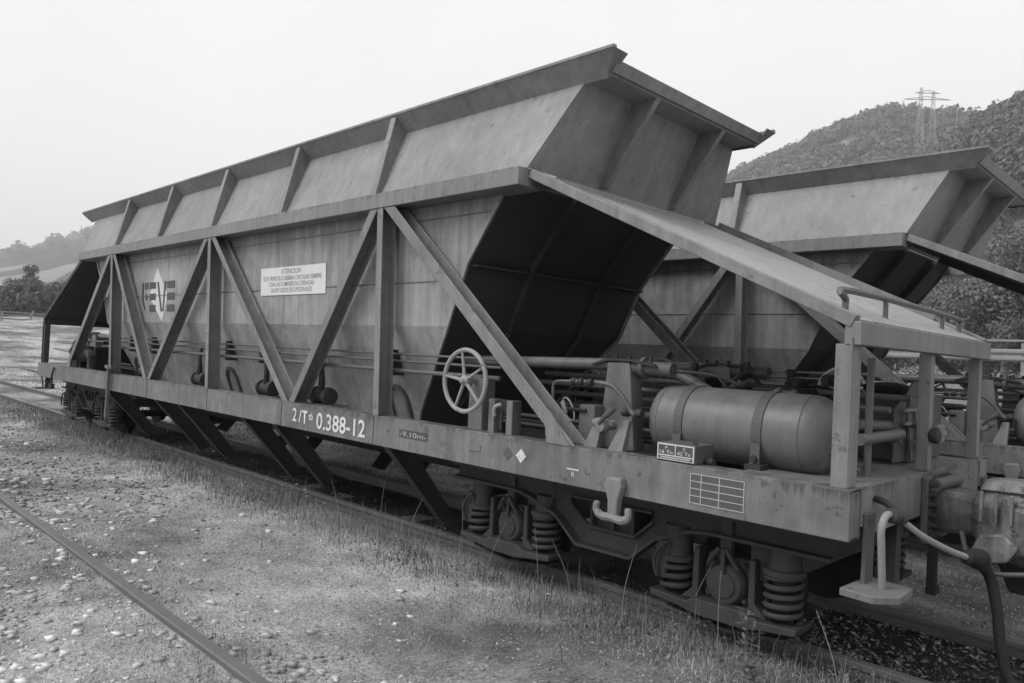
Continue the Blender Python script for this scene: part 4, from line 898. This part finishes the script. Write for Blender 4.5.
# ================================================================== ground cover
def polar_scatter(n_, r0, r1, a0, a1, seed):
    r_ = np.random.default_rng(seed); r = r0*(r1/r0)**r_.random(n_)*1.0
    a = r_.uniform(a0, a1, n_); return CAM.x+np.cos(a)*r, CAM.y+np.sin(a)*r, r, r_
A0, A1 = px_dir(1150), px_dir(-250)
def blades(name, x, y, h, wd, mat, label, r_, lean=.6):
    n_ = len(x); z = ground_z(x, y)-.005; a = r_.uniform(0, 6.283, n_); ln = lean*r_.random(n_)*h; dx, dy = np.cos(a)*ln, np.sin(a)*ln
    b_ = r_.uniform(0, 6.283, n_); wx, wy = np.cos(b_)*wd, np.sin(b_)*wd; P = np.stack([x, y, z], 1)
    def at(f, k, s): return P+np.stack([dx*f*f+wx*k*s, dy*f*f+wy*k*s, h*f*(1-.25*f*ln/np.maximum(h, 1e-6))], 1)
    V = np.stack([at(0, 1, 1), at(0, 1, -1), at(.55, .75, -1), at(.55, .75, 1), at(1, .0, 1)], 1).reshape(-1, 3); o = (np.arange(n_)*5)[:, None]
    F_ = np.concatenate([o+np.array([0, 1, 2]), o+np.array([0, 2, 3]), o+np.array([3, 2, 4])], 0)
    return np_mesh(name, V, F_, mat, kind='stuff', label=label, category='grass')
railys = np.array([-.535, .535, 2.965, 4.035, -3.0, -4.07])
def railclear(y): return np.min(np.abs(y[:, None]-railys[None]), 1) > .055
# bare, gravelly way between the two tracks
def bare(x, y): return sstep(.0, .10, fbm(x*.6, y*1.3, 31, 4, .7)+.22*np.exp(-((y+2.2)/.55)**2)*sstep(5.5, 1, x)+.16*np.exp(-((y+3.7)/.7)**2)-.10*np.exp(-((y+1.0)/.5)**2)-.06*sstep(3, 6, x))
x, y, r, r_ = polar_scatter(330000, 1.6, 60, A0, A1, 41)
kp = railclear(y) & (r_.random(len(x)) > .82*bare(x, y)) & ((np.abs(y) > .62) | (r_.random(len(x)) < .06)) & ((np.abs(y-3.5) > .6) | (r_.random(len(x)) < .1)); x, y, r = x[kp], y[kp], r[kp]
strip = np.exp(-((y+.95)/.32)**2)+.6*np.exp(-((y+2.88)/.12)**2)+.5*np.exp(-((y+3.13)/.14)**2)+.6*np.exp(-((y-2.2)/.7)**2)
h = (.007+.02*r_.random(len(x))**1.5+.06*strip*r_.random(len(x))**2)*(1+.3*fbm(x, y, 33, 3, 1.2))*np.clip(r/7, 1, 2.2)
blades('turf', x, y, h, .0016*np.clip(r/3.2, 1, 12), 'turf', 'short patchy turf between and beside the tracks', r_)
# long grass along the wagon rail
n_ = 15000; xx = r_.uniform(-14, 8.6, n_); yy = -.98+.26*r_.normal(size=n_); kp = railclear(yy) & (yy < -.62) & (fbm(xx, yy*2, 61, 3, 1.6)+.1*r_.normal(size=n_) > .02); xx, yy = xx[kp], yy[kp]
blades('long_grass', xx, yy, .05+.19*r_.random(len(xx))**2.2, .0022+0*xx, 'weed_green', 'longer rough grass along the near rail of the front wagon', r_, .8)
n_ = 3600; xx = r_.uniform(-6, 8.4, n_); yy = -1.0+.22*r_.normal(size=n_); kp = railclear(yy) & (yy < -.62); xx, yy = xx[kp], yy[kp]
blades('dry_grass', xx, yy, .07+.27*r_.random(len(xx))**3, .0013+0*xx, 'weed_dry', 'pale dry stalks standing along the near rail', r_, .5)
# small broad leaves
def leaves(name, x, y, h, ls, mat, label, r_):
    n_ = len(x); z = ground_z(x, y)+h; P = np.stack([x, y, z], 1); a = r_.normal(size=(n_, 3)); a[:, 2] *= .45; a /= np.linalg.norm(a, axis=1)[:, None]
    u = np.cross(a, r_.normal(size=(n_, 3))*np.array([.4, .4, 1])); u /= np.linalg.norm(u, axis=1)[:, None]; l = ls[:, None]
    V = np.stack([P-a*l, P+u*l*.45, P+a*l, P-u*l*.45], 1).reshape(-1, 3); return np_mesh(name, V, np.arange(4*n_).reshape(-1, 4), mat, kind='stuff', label=label, category='plants')
n_ = 30000; xx = r_.uniform(-10, 8.6, n_); yy = -.95+.24*r_.normal(size=n_); kp = railclear(yy) & (fbm(xx, yy, 51, 3, 1.1) > -.02) & (yy < -.6); xx, yy = xx[kp], yy[kp]
leaves('weed_leaves', xx, yy, .005+.17*r_.random(len(xx))**1.8*(.4+1.4*np.clip(fbm(xx, yy, 52, 2, 2.2)+.35, 0, 1)), .005+.012*r_.random(len(xx))**1.5, 'weed_green', 'low broad-leaved weeds among the grass by the rail', r_)
n_ = 2600; xx = r_.uniform(6.0, 8.4, n_); yy = r_.uniform(-.5, .5, n_)
leaves('leaf_litter', xx, yy, .005+.03*r_.random(n_), .010+.014*r_.random(n_), 'leaf_litter', 'dark leaf litter between the rails under the coupler', r_)
x, y, r, r_ = polar_scatter(26000, 1.8, 22, A0, A1, 43); kp = railclear(y) & (r_.random(len(x)) < .35+.4*bare(x, y)); x, y, r = x[kp], y[kp], r[kp]
leaves('clover', x, y, .006+.012*r_.random(len(x)), (.004+.006*r_.random(len(x)))*np.clip(r/5, 1, 2), 'turf', 'tiny clover leaves through the turf', r_)
# gravel
ICO = bmesh.new(); bmesh.ops.create_cube(ICO, size=1.5); bmesh.ops.triangulate(ICO, faces=ICO.faces); IV = np.array([v.co[:] for v in ICO.verts]); IF = np.array([[v.index for v in f.verts] for f in ICO.faces]); ICO.free()
def stones(name, x, y, s, mat, label, r_, sink=.35):
    n_ = len(x); k = len(IV); jit = 1+.75*(r_.random((n_, k, 1))-.5); sc = s[:, None, None]*np.stack([1+.5*(r_.random(n_)-.5), .75+.4*r_.random(n_), .32+.35*r_.random(n_)], 1)[:, None, :]
    V = IV[None]*jit*sc; a = r_.uniform(0, 6.28, n_)[:, None]; X = V[..., 0]*np.cos(a)-V[..., 1]*np.sin(a); Y = V[..., 0]*np.sin(a)+V[..., 1]*np.cos(a)
    V = np.stack([X+x[:, None], Y+y[:, None], V[..., 2]+(ground_z(x, y)+s*(.5-sink))[:, None]], -1)
    return np_mesh(name, V.reshape(-1, 3), (IF[None]+(np.arange(n_)*k)[:, None, None]).reshape(-1, 3), mat, kind='stuff', label=label, category='gravel')
x, y, r, r_ = polar_scatter(75000, 1.8, 30, A0, A1, 44); bz = bare(x, y); kp = railclear(y) & (r_.random(len(x)) < (.07+.8*bz)*(.22+.78*sstep(5.2, 2.2, x))) & (np.abs(y) > .6); x, y, r = x[kp], y[kp], r[kp]
stones('gravel', x, y, (.0035+.008*r_.random(len(x))**2)*np.clip(r/4, 1, 2.5), 'stone', 'fine gravel scattered over the bare ground', r_)
x, y, r, r_ = polar_scatter(20000, 2.2, 20, px_dir(430), A1, 45); kp = railclear(y) & (y < -1.5) & (r_.random(len(x)) < .07+.30*np.exp(-((y+3.3)/.6)**2)+.6*bare(x, y)*np.exp(-((y+3.2)/.75)**2)); x, y, r = x[kp], y[kp], r[kp]
stones('ballast', x, y, (.0055+.026*r_.random(len(x))**4)*np.clip(r/6, 1, 1.5), 'pale_stone', 'pale ballast stones around the empty foreground rail', r_)

# ---- single plants along the rail
def stalk(x_, y_, h_, lean, label, seed, leafy=False, flower=False):
    q = random.Random(seed); z_ = float(ground_z(x_, y_)); t = empty('weed_plant', (x_, y_, z_-.01), label=label, category='weed', group='weeds along the wagon rail')
    a = q.uniform(0, 6.28); tip = (lean*math.cos(a), lean*math.sin(a), h_); P_ = smooth_path([(0, 0, 0), (tip[0]*.3+q.uniform(-.01, .01), tip[1]*.3, h_*.5), tip], 4)
    MB().tube(P_, [.0032-.0018*i/(len(P_)-1) for i in range(len(P_))], 5).build('stem', 'weed_dry', t)
    rr = np.random.default_rng(seed); nl = 60 if leafy else 9
    tt = rr.uniform(.25 if leafy else .75, 1, nl); C_ = np.array([[p.x, p.y, p.z] for p in P_]); pc = np.stack([np.interp(tt, np.linspace(0, 1, len(P_)), C_[:, k]) for k in range(3)], 1)
    d = rr.normal(size=(nl, 3)); d[:, 2] = np.abs(d[:, 2])*.5; d /= np.linalg.norm(d, axis=1)[:, None]; L_ = (.05 if leafy else .012)*(.6+.7*rr.random(nl))[:, None]; u = np.cross(d, [0, 0, 1.]); 
    V = np.stack([pc, pc+d*L_*.5+u*L_*.2, pc+d*L_, pc+d*L_*.5-u*L_*.2], 1).reshape(-1, 3)
    np_mesh('leaf_spray' if leafy else 'seed_head', V, np.arange(4*nl).reshape(-1, 4), 'leaf_pale' if leafy else 'weed_dry', t)
    if flower:
        m_ = MB(); c = Vector(tip); k = 9
        for i in range(k):
            an = 6.283*i/k; m_.add([c, c+Vector((math.cos(an-.25)*.012, math.sin(an-.25)*.012, .004)), c+Vector((math.cos(an)*.018, math.sin(an)*.018, .002)), c+Vector((math.cos(an+.25)*.012, math.sin(an+.25)*.012, .004))], [(0, 1, 2, 3)])
        m_.build('blossom', 'petal', t)
qq = random.Random(3)
SPOTS = [(2.45, 'below the wagon number'), (2.95, 'left of the chute beside the bogie'), (3.45, 'right of the chute beside the bogie'), (3.95, 'before the leftmost near coil spring'), (4.35, 'before the left axle box'),
         (4.75, 'before the second coil spring'), (5.15, 'below the slotted bogie frame'), (5.5, 'below the tow hook'), (5.85, 'left of the right axle box'), (6.15, 'before the right axle box'), (6.75, 'below the coupler step')]
for i, (x_, lb) in enumerate(SPOTS):
    stalk(x_-.07+qq.uniform(-.04, .04), -.86-qq.random()*.2, .34+.16*qq.random(), .16*qq.random(), 'tall thin dry weed stalk '+lb, 300+2*i)
    stalk(x_+.10+qq.uniform(-.04, .04), -.98-qq.random()*.22, .16+.10*qq.random(), .05*qq.random(), 'short thin dry weed stalk '+lb, 301+2*i)
for i, (px_, y_, h_, lb) in enumerate(((6.36, -1.25, .30, 'middle-sized leafy pale weed in front of the near coil springs'), (6.47, -1.36, .20, 'lowest leafy pale weed in front of the near coil springs'), (6.30, -1.18, .40, 'tallest leafy pale weed in front of the near coil springs'))): stalk(px_, y_, h_, .08, lb, 400+i, leafy=True)
stalk(4.93, -1.15, .10, .04, 'lone white flower in the grass before the left bogie wheel', 450, flower=True)
for i, (px_, y_, h_, lb) in enumerate(((1.75, -1.0, .22, 'second tallest'), (1.9, -1.05, .18, 'second shortest'), (1.62, -1.02, .25, 'tallest'), (2.1, -1.0, .15, 'shortest'), (1.35, -.98, .2, 'leftmost'))): stalk(px_, y_, h_, .04, lb+' white flower in the clump below the wagon number', 451+i, flower=True)

# ---- air: thin even haze
mh, nh, bh = newmat('haze_air'); nh.nodes.remove(bh)
pv = N(nh, 'ShaderNodeVolumePrincipled'); pv.inputs['Color'].default_value = g(.95); pv.inputs['Density'].default_value = .0004; pv.inputs['Anisotropy'].default_value = .2
nh.links.new(pv.outputs[0], nh.nodes['Material Output'].inputs['Volume'])
hb_ = MB().box(-3900, 3900, -3900, 3900, -12, 420).build('haze', 'haze_air', None, kind='stuff', label='thin even haze over the valley', category='haze')
